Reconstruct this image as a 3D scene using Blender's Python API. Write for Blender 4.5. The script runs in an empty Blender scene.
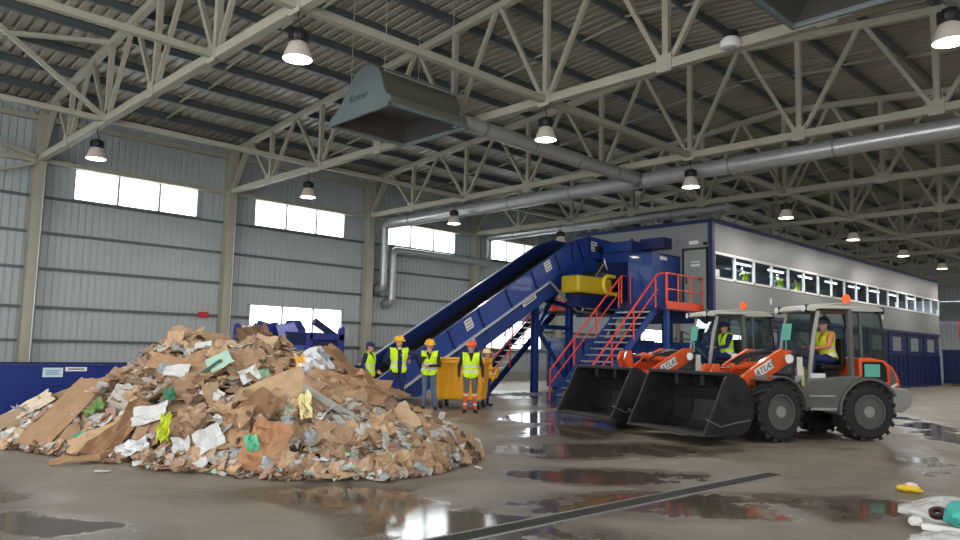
import bpy, bmesh, math, random
import numpy as np
from mathutils import Vector, Matrix
R = math.radians
PI = math.pi
sc = bpy.context.scene
COL = sc.collection
rnd = random.Random(7)

# ------------------------------------------------------------------ camera
H = 1.512
F_PX, YAW, PITCH, ROLL = 747.4573, .7952, .1071, .0219
fw = Vector((-math.sin(YAW) * math.cos(PITCH), math.cos(YAW) * math.cos(PITCH), math.sin(PITCH)))
rt0 = Vector((math.cos(YAW), math.sin(YAW), 0)); up0 = rt0.cross(fw)
rt = rt0 * math.cos(ROLL) + up0 * math.sin(ROLL); up = up0 * math.cos(ROLL) - rt0 * math.sin(ROLL)
cd = bpy.data.cameras.new('camera'); cam = bpy.data.objects.new('camera', cd); COL.objects.link(cam)
cd.sensor_width = 36; cd.lens = F_PX / 960 * 36; cd.clip_end = 300; cd.clip_start = .05
m3 = Matrix((rt, up, -fw)).transposed()
cam.matrix_world = Matrix.Translation((0, 0, H)) @ m3.to_4x4()
sc.camera = cam
vs = sc.view_settings
sc.display_settings.display_device = 'sRGB'
vs.view_transform = 'Standard'; vs.look = 'None'; vs.gamma = 1; vs.use_curve_mapping = False
vs.exposure = 0.0

# hall grid
DB = 6.48; XW = -26.87; Y0 = 6.311; ZC = 7.30; DK = 3.178; XR = XW + 10 * DK
def roof_z(x):            # centre of the top chord
    xr = XW + 5 * DK
    return 10.22 - .0865 * abs(x - xr)
ORD = ['first', 'second', 'third', 'fourth', 'fifth', 'sixth', 'seventh', 'eighth', 'ninth', 'tenth', 'eleventh', 'twelfth', 'thirteenth',
       'fourteenth', 'fifteenth', 'sixteenth', 'seventeenth', 'eighteenth', 'nineteenth', 'twentieth', 'twenty-first']

# ------------------------------------------------------------------ materials
def lin(c):
    return tuple(((v / 255) / 12.92 if v / 255 <= .04045 else ((v / 255 + .055) / 1.055) ** 2.4) for v in c) + (1,)
MATS = {}
def mat(name, rgb, rough=.5, metal=0, var=0, scale=3, bump=0, bscale=40, emit=None, spec=.5, trans=0, rvar=0, coat=0):
    if name in MATS: return MATS[name]
    m = bpy.data.materials.new(name); m.use_nodes = True
    nt = m.node_tree; b = nt.nodes['Principled BSDF']
    c = lin(rgb)
    b.inputs['Base Color'].default_value = c; b.inputs['Roughness'].default_value = rough; b.inputs['Metallic'].default_value = metal
    b.inputs['Specular IOR Level'].default_value = spec
    if coat: b.inputs['Coat Weight'].default_value = coat
    if trans: b.inputs['Transmission Weight'].default_value = trans
    if emit:
        b.inputs['Emission Color'].default_value = lin(emit[0]); b.inputs['Emission Strength'].default_value = emit[1]
    if var or bump or rvar:
        tc = nt.nodes.new('ShaderNodeTexCoord'); 
        n = nt.nodes.new('ShaderNodeTexNoise'); n.inputs['Scale'].default_value = scale; n.inputs['Detail'].default_value = 6; n.inputs['Roughness'].default_value = .65
        nt.links.new(tc.outputs['Object'], n.inputs['Vector'])
        if var:
            r = nt.nodes.new('ShaderNodeValToRGB')
            r.color_ramp.elements[0].position = .3; r.color_ramp.elements[1].position = .7
            r.color_ramp.elements[0].color = tuple(v * (1 - var) for v in c[:3]) + (1,)
            r.color_ramp.elements[1].color = tuple(min(1, v * (1 + var)) for v in c[:3]) + (1,)
            nt.links.new(n.outputs['Fac'], r.inputs['Fac']); nt.links.new(r.outputs['Color'], b.inputs['Base Color'])
        if rvar:
            mr = nt.nodes.new('ShaderNodeMapRange'); mr.inputs[1].default_value = .3; mr.inputs[2].default_value = .7
            mr.inputs[3].default_value = max(.02, rough - rvar); mr.inputs[4].default_value = min(1, rough + rvar)
            nt.links.new(n.outputs['Fac'], mr.inputs[0]); nt.links.new(mr.outputs[0], b.inputs['Roughness'])
        if bump:
            n2 = nt.nodes.new('ShaderNodeTexNoise'); n2.inputs['Scale'].default_value = bscale; n2.inputs['Detail'].default_value = 4
            nt.links.new(tc.outputs['Object'], n2.inputs['Vector'])
            bp = nt.nodes.new('ShaderNodeBump'); bp.inputs['Strength'].default_value = bump; bp.inputs['Distance'].default_value = .02
            nt.links.new(n2.outputs['Fac'], bp.inputs['Height']); nt.links.new(bp.outputs['Normal'], b.inputs['Normal'])
    MATS[name] = m
    return m
def glass(name, tint, gloss=.12, rough=.02):
    if name in MATS: return MATS[name]
    m = bpy.data.materials.new(name); m.use_nodes = True; nt = m.node_tree
    for n in list(nt.nodes): nt.nodes.remove(n)
    o = nt.nodes.new('ShaderNodeOutputMaterial'); t = nt.nodes.new('ShaderNodeBsdfTransparent'); g = nt.nodes.new('ShaderNodeBsdfGlossy')
    t.inputs[0].default_value = lin(tint); g.inputs['Roughness'].default_value = rough; g.inputs[0].default_value = (.9, .95, .95, 1)
    lw = nt.nodes.new('ShaderNodeLayerWeight'); lw.inputs[0].default_value = .3
    ad = nt.nodes.new('ShaderNodeMath'); ad.operation = 'MULTIPLY_ADD'; ad.inputs[1].default_value = .28; ad.inputs[2].default_value = gloss; ad.use_clamp = True
    x = nt.nodes.new('ShaderNodeMixShader')
    nt.links.new(lw.outputs['Facing'], ad.inputs[0]); nt.links.new(ad.outputs[0], x.inputs[0])
    nt.links.new(t.outputs[0], x.inputs[1]); nt.links.new(g.outputs[0], x.inputs[2]); nt.links.new(x.outputs[0], o.inputs[0])
    MATS[name] = m
    return m

# ------------------------------------------------------------------ mesh builder
class MB:
    def __init__(s): s.V = []; s.F = []; s.M = []
    def add(s, vs_, fs, m=0):
        o = len(s.V); s.V += [tuple(v) for v in vs_]
        s.F += [tuple(i + o for i in f) for f in fs]; s.M += [m] * len(fs); return s
    def box(s, c, d, m=0, rz=0, rx=0, ry=0, taper=1):
        x, y, z = d[0] / 2, d[1] / 2, d[2] / 2
        vs_ = [Vector((a * x * (taper if e > 0 else 1), b * y * (taper if e > 0 else 1), e * z)) for e in (-1, 1) for a, b in ((-1, -1), (1, -1), (1, 1), (-1, 1))]
        if rz or rx or ry:
            q = Matrix.Rotation(rz, 3, 'Z') @ Matrix.Rotation(ry, 3, 'Y') @ Matrix.Rotation(rx, 3, 'X'); vs_ = [q @ v for v in vs_]
        return s.add([v + Vector(c) for v in vs_], [(3, 2, 1, 0), (4, 5, 6, 7), (0, 1, 5, 4), (1, 2, 6, 5), (2, 3, 7, 6), (3, 0, 4, 7)], m)
    def bb(s, x0, x1, y0, y1, z0, z1, m=0):
        return s.box(((x0 + x1) / 2, (y0 + y1) / 2, (z0 + z1) / 2), (abs(x1 - x0), abs(y1 - y0), abs(z1 - z0)), m)
    def beam(s, a, b, w, h, m=0, upv=(0, 0, 1)):
        a, b = Vector(a), Vector(b); d = (b - a).normalized(); u = Vector(upv)
        if abs(d.dot(u)) > .98: u = Vector((0, 1, 0))
        l = d.cross(u).normalized(); u = l.cross(d)
        vs_ = [p + l * (i * w / 2) + u * (j * h / 2) for p in (a, b) for i, j in ((-1, -1), (1, -1), (1, 1), (-1, 1))]
        return s.add(vs_, [(0, 1, 2, 3), (7, 6, 5, 4), (0, 4, 5, 1), (1, 5, 6, 2), (2, 6, 7, 3), (3, 7, 4, 0)], m)
    def ibeam(s, a, b, w, h, t, m=0, upv=(0, 0, 1)):
        a, b = Vector(a), Vector(b); d = (b - a).normalized(); u = Vector(upv); l = d.cross(u).normalized(); u = l.cross(d)
        s.beam(a, b, t, h - 2 * t, m, upv)
        for k in (-1, 1): s.beam(a + u * k * (h / 2 - t / 2), b + u * k * (h / 2 - t / 2), w, t, m, upv)
        return s
    def tube(s, a, b, r, n=12, m=0, r2=None, cap=True):
        a, b = Vector(a), Vector(b); d = (b - a).normalized(); u = Vector((0, 0, 1)) if abs(d.z) < .95 else Vector((1, 0, 0))
        l = d.cross(u).normalized(); u = l.cross(d); r2 = r if r2 is None else r2
        vs_ = [p + (l * math.cos(2 * PI * i / n) + u * math.sin(2 * PI * i / n)) * q for p, q in ((a, r), (b, r2)) for i in range(n)]
        fs = [(i, (i + 1) % n, n + (i + 1) % n, n + i) for i in range(n)]
        if cap: fs += [tuple(range(n - 1, -1, -1)), tuple(range(n, 2 * n))]
        return s.add(vs_, fs, m)
    def path(s, pts, r, n=8, m=0, closed=False):
        pts = [Vector(p) for p in pts]; k = len(pts); vs_ = []
        ref = None
        for i, p in enumerate(pts):
            a = pts[i - 1] if (i or closed) else p; b = pts[(i + 1) % k] if (i < k - 1 or closed) else p
            d = (b - a).normalized()
            if ref is None: ref = Vector((0, 0, 1)) if abs(d.z) < .9 else Vector((1, 0, 0))
            l = d.cross(ref).normalized(); u = l.cross(d).normalized(); ref = u
            vs_ += [p + (l * math.cos(2 * PI * j / n) + u * math.sin(2 * PI * j / n)) * r for j in range(n)]
        fs = []
        for i in range(k if closed else k - 1):
            a, b = i * n, ((i + 1) % k) * n
            fs += [(a + j, a + (j + 1) % n, b + (j + 1) % n, b + j) for j in range(n)]
        if not closed: fs += [tuple(range(n - 1, -1, -1)), tuple(range((k - 1) * n, k * n))]
        return s.add(vs_, fs, m)
    def lathe(s, prof, n=24, m=0, c=(0, 0, 0), axis='Z', close=False):
        vs_ = []
        for r, z in prof:
            for i in range(n):
                a = 2 * PI * i / n; p = (r * math.cos(a), r * math.sin(a), z)
                if axis == 'Y': p = (p[0], p[2], -p[1])
                elif axis == 'X': p = (p[2], p[0], p[1])
                vs_.append(Vector(p) + Vector(c))
        k = len(prof)
        fs = [(a * n + i, a * n + (i + 1) % n, (a + 1) % k * n + (i + 1) % n, (a + 1) % k * n + i) for a in range(k if close else k - 1) for i in range(n)]
        if not close:
            if prof[0][0] > 1e-6: fs.append(tuple(range(n - 1, -1, -1)))
            if prof[-1][0] > 1e-6: fs.append(tuple(range((k - 1) * n, k * n)))
        return s.add(vs_, fs, m)
    def prism(s, poly, a, b, m=0, plane='XZ'):     # poly extruded from a to b along the third axis
        def P(u, v, w): return (u, w, v) if plane == 'XZ' else ((w, u, v) if plane == 'YZ' else (u, v, w))
        n = len(poly); vs_ = [P(u, v, w) for w in (a, b) for u, v in poly]
        return s.add(vs_, [tuple(range(n - 1, -1, -1)), tuple(range(n, 2 * n))] + [(i, (i + 1) % n, n + (i + 1) % n, n + i) for i in range(n)], m)
    def ribbon(s, line, a, b, t, m=0, plane='XZ'):  # open profile line given thickness t, swept from a to b
        L = [Vector((u, v)) for u, v in line]; N = []
        for i in range(len(L)):
            d = (L[min(i + 1, len(L) - 1)] - L[max(i - 1, 0)]).normalized(); N.append(Vector((-d.y, d.x)))
        out = [tuple(p + n * t) for p, n in zip(L, N)]
        k = len(L)
        for i in range(k - 1):
            s.prism([tuple(L[i]), tuple(L[i + 1]), out[i + 1], out[i]], a, b, m, plane)
        return s
    def ell(s, c, r, n=14, k=8, m=0, rot=None):
        vs_ = []; 
        for j in range(1, k):
            for i in range(n):
                t, a = PI * j / k, 2 * PI * i / n
                v = Vector((r[0] * math.sin(t) * math.cos(a), r[1] * math.sin(t) * math.sin(a), r[2] * math.cos(t)))
                vs_.append(v)
        vs_ += [Vector((0, 0, r[2])), Vector((0, 0, -r[2]))]
        if rot is not None: vs_ = [rot @ v for v in vs_]
        fs = [(j * n + i, (j + 1) * n + i, (j + 1) * n + (i + 1) % n, j * n + (i + 1) % n) for j in range(k - 2) for i in range(n)]
        T = (k - 1) * n
        fs += [(T, i, (i + 1) % n) for i in range(n)] + [(T + 1, (k - 2) * n + (i + 1) % n, (k - 2) * n + i) for i in range(n)]
        return s.add([v + Vector(c) for v in vs_], fs, m)
    def mesh(s, name, mats, smooth=False):
        me = bpy.data.meshes.new(name); me.from_pydata(s.V, [], s.F); 
        for m in (mats if isinstance(mats, (list, tuple)) else [mats]): me.materials.append(m)
        if any(s.M): me.polygons.foreach_set('material_index', s.M)
        if smooth: me.polygons.foreach_set('use_smooth', [True] * len(s.F))
        bm = bmesh.new(); bm.from_mesh(me); bmesh.ops.recalc_face_normals(bm, faces=bm.faces); bm.to_mesh(me); bm.free()
        me.update(); return me
    def quad(s, *p, m=0): return s.add(p, [tuple(range(len(p)))], m)
    def build(s, name, mats, parent=None, smooth=False, bevel=0, loc=None, rz=0, label=None):
        o = bpy.data.objects.new(name, s.mesh(name, mats, smooth)); COL.objects.link(o)
        if parent is not None: o.parent = parent
        if loc is not None: o.location = loc
        if rz: o.rotation_euler = (0, 0, rz)
        if bevel:
            b = o.modifiers.new('bevel', 'BEVEL'); b.width = bevel; b.segments = 2; b.limit_method = 'ANGLE'
        if label: o['label'] = label
        if smooth:
            try: o.data.set_sharp_from_angle(angle=R(40))
            except Exception: pass
        return o
def tag(o, label=None, cat=None, group=None, kind=None):
    if label: o['label'] = label
    if cat: o['category'] = cat
    if group: o['group'] = group
    if kind: o['kind'] = kind
    return o
def thing(name, label, cat, loc=(0, 0, 0), rz=0, group=None):
    o = bpy.data.objects.new(name, None); COL.objects.link(o); o.empty_display_size = .2
    o.location = loc; o.rotation_euler = (0, 0, rz)
    return tag(o, label, cat, group)
def kids(o): return [c for c in bpy.data.objects if c.parent is o]
def dup(o, parent=None, tree=None):
    tree = tree if tree is not None else kidmap()
    c = o.copy(); COL.objects.link(c); c.parent = parent
    for k in tree.get(o.name, []): dup(k, c, tree)
    return c
def kidmap():
    d = {}
    for o in bpy.data.objects:
        if o.parent: d.setdefault(o.parent.name, []).append(o)
    return d
def text(name, body, size, m, parent, loc, rot, extrude=.002, italic=False, align='CENTER'):
    c = bpy.data.curves.new(name, 'FONT'); c.body = body; c.size = size; c.extrude = extrude; c.align_x = align; c.align_y = 'CENTER'
    if italic: c.shear = .25
    c.materials.append(m)
    t_ = bpy.data.objects.new(name, c); COL.objects.link(t_); dg_ = bpy.context.evaluated_depsgraph_get(); me_ = bpy.data.meshes.new_from_object(t_.evaluated_get(dg_)); bpy.data.objects.remove(t_)
    o = bpy.data.objects.new(name, me_); COL.objects.link(o); o.parent = parent
    if isinstance(rot, Matrix): o.matrix_local = Matrix.Translation(loc) @ rot.to_4x4()
    else: o.location = loc; o.rotation_euler = rot
    return o

STEEL = mat('painted_steel', (164, 161, 144), .55, var=.06, scale=1.5)
WALLM = mat('wall_sheet', (170, 177, 180), .5, var=.05, scale=.6)
GIRT = mat('girt_steel', (92, 98, 100), .5, metal=.3)
DECK = mat('roof_deck', (158, 154, 140), .45, var=.08, scale=.5, spec=.5)
PURL = mat('purlin_steel', (86, 94, 96), .45, metal=.3, var=.08)
GALV = mat('galvanised', (176, 180, 180), .34, metal=.45, var=.1, scale=6)
GALVD = mat('galvanised_dull', (140, 144, 144), .45, metal=.4, var=.1, scale=6)
BLUE = mat('blue_paint', (20, 58, 130), .38, var=.1, scale=2, coat=.15)
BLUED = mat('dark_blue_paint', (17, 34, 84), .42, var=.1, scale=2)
BLUEW = mat('low_wall_blue', (14, 40, 118), .4, var=.1, scale=1.2)
CABP = mat('cabin_panel', (134, 135, 137), .45, var=.02, scale=1)
WHITE = mat('white_paint', (225, 226, 224), .5)
PAPER = mat('label_white', (222, 224, 222), .6)
INK = mat('label_ink', (70, 74, 80), .6)
BLACK = mat('black_plastic', (22, 22, 24), .5)
RUBBER = mat('rubber', (34, 34, 35), .8, var=.2, scale=9, bump=.2)
DARK = mat('dark_steel', (38, 38, 40), .5, metal=.4, var=.2, scale=5)
RED = mat('red_rail', (224, 66, 48), .45)
ORANGE = mat('loader_orange', (216, 84, 34), .42, var=.1, scale=4, coat=.2)
GREY = mat('loader_grey', (92, 92, 90), .5, var=.1, scale=4)
LGREY = mat('loader_light_grey', (150, 150, 144), .5, var=.05)
CHROME = mat('chrome', (215, 215, 215), .15, metal=1)
YELLOW = mat('bin_yellow', (232, 166, 14), .4, var=.05, scale=4)
YDARK = mat('machine_yellow', (205, 175, 40), .45)
PANE = glass('window_glass', (245, 250, 252), .05)
PANEC = glass('cabin_glass', (190, 205, 215), .1)
PANEL_ = glass('loader_glass', (196, 210, 207), .07)
LAMP_W = 130; WORLD = 7
# ------------------------------------------------------------------ the hall
def floor_material():
    m = bpy.data.materials.new('wet_concrete'); m.use_nodes = True; nt = m.node_tree; b = nt.nodes['Principled BSDF']; L = nt.links.new
    tc = nt.nodes.new('ShaderNodeTexCoord')
    def noise(scale, detail=6, rough=.6, vec=None, dist=0):
        n = nt.nodes.new('ShaderNodeTexNoise'); n.inputs['Scale'].default_value = scale; n.inputs['Detail'].default_value = detail; n.inputs['Roughness'].default_value = rough
        n.inputs['Distortion'].default_value = dist
        L(vec or tc.outputs['Object'], n.inputs['Vector']); return n.outputs['Fac']
    def math_(op, a, b_=None, c=None, clamp=False):
        n = nt.nodes.new('ShaderNodeMath'); n.operation = op; n.use_clamp = clamp
        for i, v in enumerate((a, b_, c)):
            if v is None: continue
            if isinstance(v, (int, float)): n.inputs[i].default_value = v
            else: L(v, n.inputs[i])
        return n.outputs[0]
    sep = nt.nodes.new('ShaderNodeSeparateXYZ'); L(tc.outputs['Object'], sep.inputs[0])
    X, Y = sep.outputs[0], sep.outputs[1]
    def blob(cx, cy, rx, ry, ang=0):
        c, s = math.cos(ang), math.sin(ang)
        dx = math_('SUBTRACT', X, cx); dy = math_('SUBTRACT', Y, cy)
        u = math_('ADD', math_('MULTIPLY', dx, c / rx), math_('MULTIPLY', dy, s / rx)); v = math_('ADD', math_('MULTIPLY', dx, -s / ry), math_('MULTIPLY', dy, c / ry))
        d = math_('ADD', math_('MULTIPLY', u, u), math_('MULTIPLY', v, v))
        return math_('SUBTRACT', 1, d, clamp=True)
    acc = None
    for bl in BLOBS:
        q = blob(*bl[:5]); q = math_('MULTIPLY', q, bl[5])
        acc = q if acc is None else math_('MAXIMUM', acc, q)
    n1 = noise(.9, 8, .62, dist=.4); n2 = noise(4.5, 6, .7)
    w = math_('ADD', math_('MULTIPLY', acc, .42), math_('ADD', math_('MULTIPLY', n1, .85), math_('MULTIPLY', n2, .22)))
    def ramp(v, a, bb):
        mr = nt.nodes.new('ShaderNodeMapRange'); mr.inputs[1].default_value = a; mr.inputs[2].default_value = bb; L(v, mr.inputs[0]); mr.interpolation_type = 'SMOOTHSTEP'; return mr.outputs[0]
    damp = ramp(w, .52, .78); wet = ramp(w, .80, .86)
    base = noise(.5, 10, .72, dist=.6); fine = noise(9, 10, .8); speck = noise(38, 4, .8)
    cr = nt.nodes.new('ShaderNodeValToRGB'); e = cr.color_ramp.elements
    e[0].position = .36; e[0].color = lin((86, 76, 65)); e[1].position = .66; e[1].color = lin((152, 141, 126))
    L(math_('ADD', math_('MULTIPLY', base, .5), math_('ADD', math_('MULTIPLY', fine, .34), math_('MULTIPLY', speck, .16))), cr.inputs['Fac'])
    mx = nt.nodes.new('ShaderNodeMix'); mx.data_type = 'RGBA'; L(damp, mx.inputs[0]); L(cr.outputs['Color'], mx.inputs[6])
    dk = nt.nodes.new('ShaderNodeMix'); dk.data_type = 'RGBA'; dk.blend_type = 'MULTIPLY'; dk.inputs[0].default_value = 1; L(cr.outputs['Color'], dk.inputs[6]); dk.inputs[7].default_value = (.55, .53, .5, 1)
    L(dk.outputs[2], mx.inputs[7]); L(mx.outputs[2], b.inputs['Base Color'])
    rg = math_('SUBTRACT', math_('ADD', .40, math_('MULTIPLY', fine, .25)), math_('MULTIPLY', damp, .22))
    mr = nt.nodes.new('ShaderNodeMix'); mr.data_type = 'FLOAT'; L(wet, mr.inputs[0]); L(rg, mr.inputs[2]); mr.inputs[3].default_value = .05
    L(mr.outputs[0], b.inputs['Roughness'])
    bp = nt.nodes.new('ShaderNodeBump'); bp.inputs['Distance'].default_value = .01
    L(math_('MULTIPLY_ADD', math_('SUBTRACT', 1, wet), .34, .03), bp.inputs['Strength']); L(math_('ADD', fine, math_('MULTIPLY', n2, .6)), bp.inputs['Height']); L(bp.outputs['Normal'], b.inputs['Normal'])
    b.inputs['Specular IOR Level'].default_value = .55
    return m
# puddles: centre x, y, radii, angle, weight
BLOBS = [(-4.1, 6.9, 2.6, 1.0, .9, 1.0), (-5.6, 7.8, 1.9, .9, .7, 1), (-4.9, 4.6, 2.0, 1.0, .3, 1), (-6.2, 4.6, 1.7, .9, .5, 1), (-2.7, 8.6, 1.7, .7, 1.2, 1),
         (-7.2, 9.8, 2.6, 1.3, 1.0, 1), (-9.3, 12.0, 3.4, 1.5, 1.9, 1), (-11.5, 14.0, 3.4, 1.8, 2.0, 1), (-9.2, 1.3, 2.0, .8, .8, 1), (-7.0, 2.0, 1.6, .6, .5, .9),
         (-14.3, 18.5, 4.2, 2.4, 2.1, 1), (-4.9, 18.8, 6, .9, 2.0, .9), (-17.5, 20.0, 3.5, 3.5, 0, .9), (-1.2, 6.2, 1.5, 1.2, 0, .8), (-3.4, 12.5, 3, .6, 1.9, .7)]
mb = MB(); mb.bb(XW - .3, XR + .3, -12, 72, -.3, 0)
tag(mb.build('floor', floor_material()), kind='structure')

# drain channel
A, B = Vector((-4.70, -1.0, 0)), Vector((-4.36, 9.72, 0))
dv = (B - A).normalized(); lv = Vector((-dv.y, dv.x, 0))
t = thing('drain_channel', 'long dark slotted drain grate set in the wet concrete floor', 'drain', A)
mb = MB(); 
for k in (-1, 1): mb.beam(lv * k * .115 + Vector((0, 0, .003)), lv * k * .115 + dv * 10.72 + Vector((0, 0, .003)), .025, .012)
mb.build('edge_frame', GALVD, t)
mb = MB(); mb.beam((0, 0, -.001), dv * 10.72 + Vector((0, 0, -.001)), .2, .006); n = 250
for i in range(n): 
    c = dv * (10.72 * (i + .5) / n); mb.beam(c - lv * .1 + Vector((0, 0, .004)), c + lv * .1 + Vector((0, 0, .004)), .018, .01)
mb.build('grate', mat('grate_iron', (44, 42, 40), .6, metal=.3), t)

# corrugated sheet in the YZ plane at x, facing +X
def sheet_rects(rects, x, pitch, depth, axis='Y'):
    mb = MB()
    for a0, a1, z0, z1 in rects:
        ys = [a0]; k = math.floor(a0 / pitch)
        prof = []
        i = k
        while i * pitch < a1:
            for f, d in ((0, 0), (.62, 0), (.7, 1), (.92, 1)):
                prof.append((i * pitch + f * pitch, d))
            i += 1
        prof.append((i * pitch, 0))
        pts = [(y, d) for y, d in prof if a0 < y < a1]
        pts = [(a0, 0)] + pts + [(a1, 0)]
        vs_ = []
        for y, d in pts:
            for z in (z0, z1):
                vs_.append((x - d * depth, y, z) if axis == 'Y' else (y, x + d * depth, z))
        mb.add(vs_, [(2 * j, 2 * j + 2, 2 * j + 3, 2 * j + 1) for j in range(len(pts) - 1)])
    return mb
YB, YE = -10.0, Y0 + 10 * DB
up_w = [(Y0 + DB * t + 1.1, Y0 + DB * t + 5.3) for t in range(-2, 10)]
lo_w = [(Y0 + DB * t + 1.1, Y0 + DB * t + 5.35) for t in (1, 3, 5, 7)]
def bands(wins, a0, a1, z0, z1):
    out = []; y = a0
    for w0, w1 in wins:
        if w1 < a0 or w0 > a1: continue
        out.append((y, w0, z0, z1)); y = w1
    out.append((y, a1, z0, z1)); return out
rects = [(YB, YE, .45, 1.62)] + bands(lo_w, YB, YE, 1.62, 3.1) + [(YB, YE, 3.1, 6.17)] + bands(up_w, YB, YE, 6.17, 7.21) + [(YB, YE, 7.21, 9.24)]
w = sheet_rects(rects, XW - .02, .22, .035)
tag(w.build('wall_left', WALLM), kind='structure')
mb = MB(); mb.bb(XW - .25, XW - .02, YB, YE, 0, .45)
tag(mb.build('baseboard_left', mat('plinth', (150, 148, 140), .7, var=.1)), kind='structure')
nt_ = 1
for z in (1.52, 2.58, 3.82, 4.97, 6.12, 7.26):
    mb = MB()
    segs = bands(lo_w, YB, YE, 0, 0) if 1.6 < z < 3.0 else [(YB, YE, 0, 0)]
    for s_ in segs: mb.bb(XW - .02, XW + .06, s_[0], s_[1], z - .045, z + .045)
    tag(mb.build('trim_%d' % nt_, GIRT), kind='structure'); nt_ += 1
wn = 1
def wall_window(y0, y1, z0, z1, n):
    global wn
    f = MB(); x = XW
    for k in range(n + 1):
        yy = y0 + (y1 - y0) * k / n; f.bb(x - .06, x + .05, yy - .035, yy + .035, z0, z1)
    for zz in (z0, z1): f.bb(x - .06, x + .05, y0 - .035, y1 + .035, zz - .035, zz + .035)
    o = f.build('window_%d' % wn, mat('window_frame', (170, 176, 178), .5)); tag(o, kind='structure'); wn += 1
    g = MB().quad((x, y0, z0), (x, y1, z0), (x, y1, z1), (x, y0, z1)); g.build('glazing', PANE, o)
for w0, w1 in up_w: wall_window(w0, w1, 6.17, 7.21, 3)
for w0, w1 in lo_w: wall_window(w0, w1, 1.62, 3.1, 3)
# far wall, wall behind the camera and right wall (unseen open gates, added and sized to let in daylight)
m_ = sheet_rects([(XW, XR, 0, 4.6), (XW, XR, 6.4, 10.2)], YE, .3, .035, 'X'); tag(m_.build('wall_back', WALLM), kind='structure')
mb = MB(); mb.bb(XW, XR, YE + .1, YE + .2, 4.6, 6.4); tag(mb.build('trim_20', mat('far_band', (120, 128, 132), .6)), kind='structure')
m_ = sheet_rects([(XW, -19, 0, 10.2), (-19, 1, 6.4, 10.2), (1, XR, 0, 10.2)], YB, .3, -.035, 'X'); tag(m_.build('wall_front', WALLM), kind='structure')
rw = [(Y0 + DB * t + 1.1, Y0 + DB * t + 5.3) for t in range(-2, 10)]
m_ = sheet_rects([(YB, -9, 0, 6.17), (-9, 3, 5.6, 6.17), (3, YE, 0, 6.17)] + bands(rw, YB, YE, 6.17, 7.21) + [(YB, YE, 7.21, 8.95)], XR + .02, .22, -.035)
tag(m_.build('wall_right', WALLM), kind='structure')
for w0, w1 in rw:
    o = MB().quad((XR, w0, 6.17), (XR, w1, 6.17), (XR, w1, 7.21), (XR, w0, 7.21)).build('window_%d' % wn, PANE); wn += 1; tag(o, kind='structure')

# roof deck (ribs run down the slope)
mb = MB(); pitch = .3; vs_ = []; pr = []
i = 0; y = YB
while y < YE + .2:
    for f, d in ((0, 0), (.55, 0), (.65, .06), (.9, .06)): pr.append((y + f * pitch, d))
    y += pitch
for y, d in pr:
    for x in (XW - .3, XW + 5 * DK, XR + .3): vs_.append((x, y, roof_z(x) + .34 + d))
mb.add(vs_, [(3 * j + a, 3 * j + 3 + a, 3 * j + 4 + a, 3 * j + 1 + a) for j in range(len(pr) - 1) for a in (0, 1)])
o = mb.build('ceiling', DECK); tag(o, kind='structure')
# purlins
for i in range(21):
    x = XW + DK / 2 * i
    if i in (0, 20): x += .15 if i == 0 else -.15
    mb = MB(); z = roof_z(x) + .22
    mb.bb(x - .035, x + .035, YB, YE, z - .11, z + .11); mb.bb(x - .035, x + .07, YB, YE, z - .115, z - .095); mb.bb(x - .07, x + .035, YB, YE, z + .095, z + .115)
    o = mb.build('roof_purlin', PURL)
    side = 'left wall' 
    lab = ('grey steel roof purlin running along the ridge line' if i == 10 else '%s grey steel roof purlin counted from the left wall eave' % ORD[i])
    tag(o, lab, 'purlin', 'roof purlins under the corrugated deck')
# sag rods at mid bay
for t in range(-1, 10):
    y = Y0 + DB * (t + .5); mb = MB()
    for i in range(20):
        x0, x1 = XW + DK / 2 * i, XW + DK / 2 * (i + 1)
        mb.beam((x0, y + (.12 if i % 2 else -.12), roof_z(x0) + .16), (x1, y + (.12 if i % 2 else -.12), roof_z(x1) + .16), .05, .05)
    lab = 'thin steel tie rod line under the roof deck before the first truss' if t < 0 else 'thin steel tie rod line under the roof deck just past the %s truss' % ORD[t]
    tag(mb.build('tie_rod', STEEL), lab, 'tie rod', 'tie rods between the purlins')

# trusses
tr = thing('roof_truss', 'first pale steel roof truss, nearest to the viewer', 'truss', (0, Y0, 0), 0, 'pale steel roof trusses across the hall')
mb = MB(); mb.beam((XW + .2, 0, ZC), (XR - .2, 0, ZC), .2, .2); mb.build('bottom_chord', STEEL, tr, bevel=.02)
mb = MB(); xr = XW + 5 * DK
mb.beam((XW + .1, 0, roof_z(XW)), (xr, 0, roof_z(xr)), .18, .2); mb.beam((xr, 0, roof_z(xr)), (XR - .1, 0, roof_z(XR)), .18, .2); mb.build('top_chord', STEEL, tr, bevel=.02)
for k in range(1, 10):
    x = XW + DK * k
    MB().beam((x, 0, ZC), (x, 0, roof_z(x)), .13, .13).build('vertical', STEEL, tr)
    MB().bb(x - .17, x + .17, -.115, -.1, ZC - .16, ZC + .2).build('gusset_plate', STEEL, tr)
for k in range(10):
    xm = XW + DK * (k + .5); x0, x1 = XW + DK * k + (.3 if k == 0 else .06), XW + DK * (k + 1) - (.3 if k == 9 else .06)
    MB().beam((x0, 0, ZC), (xm - .05, 0, roof_z(xm)), .10 if k else .16, .10 if k else .16).build('diagonal', STEEL, tr)
    MB().beam((x1, 0, ZC), (xm + .05, 0, roof_z(xm)), .10 if k < 9 else .16, .10 if k < 9 else .16).build('diagonal', STEEL, tr)
tree = kidmap()
for t in range(1, 10):
    c = dup(tr, None, tree); c.location = (0, Y0 + DB * t, 0)
    c['label'] = '%s pale steel roof truss counted from the viewer' % ORD[t]
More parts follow.
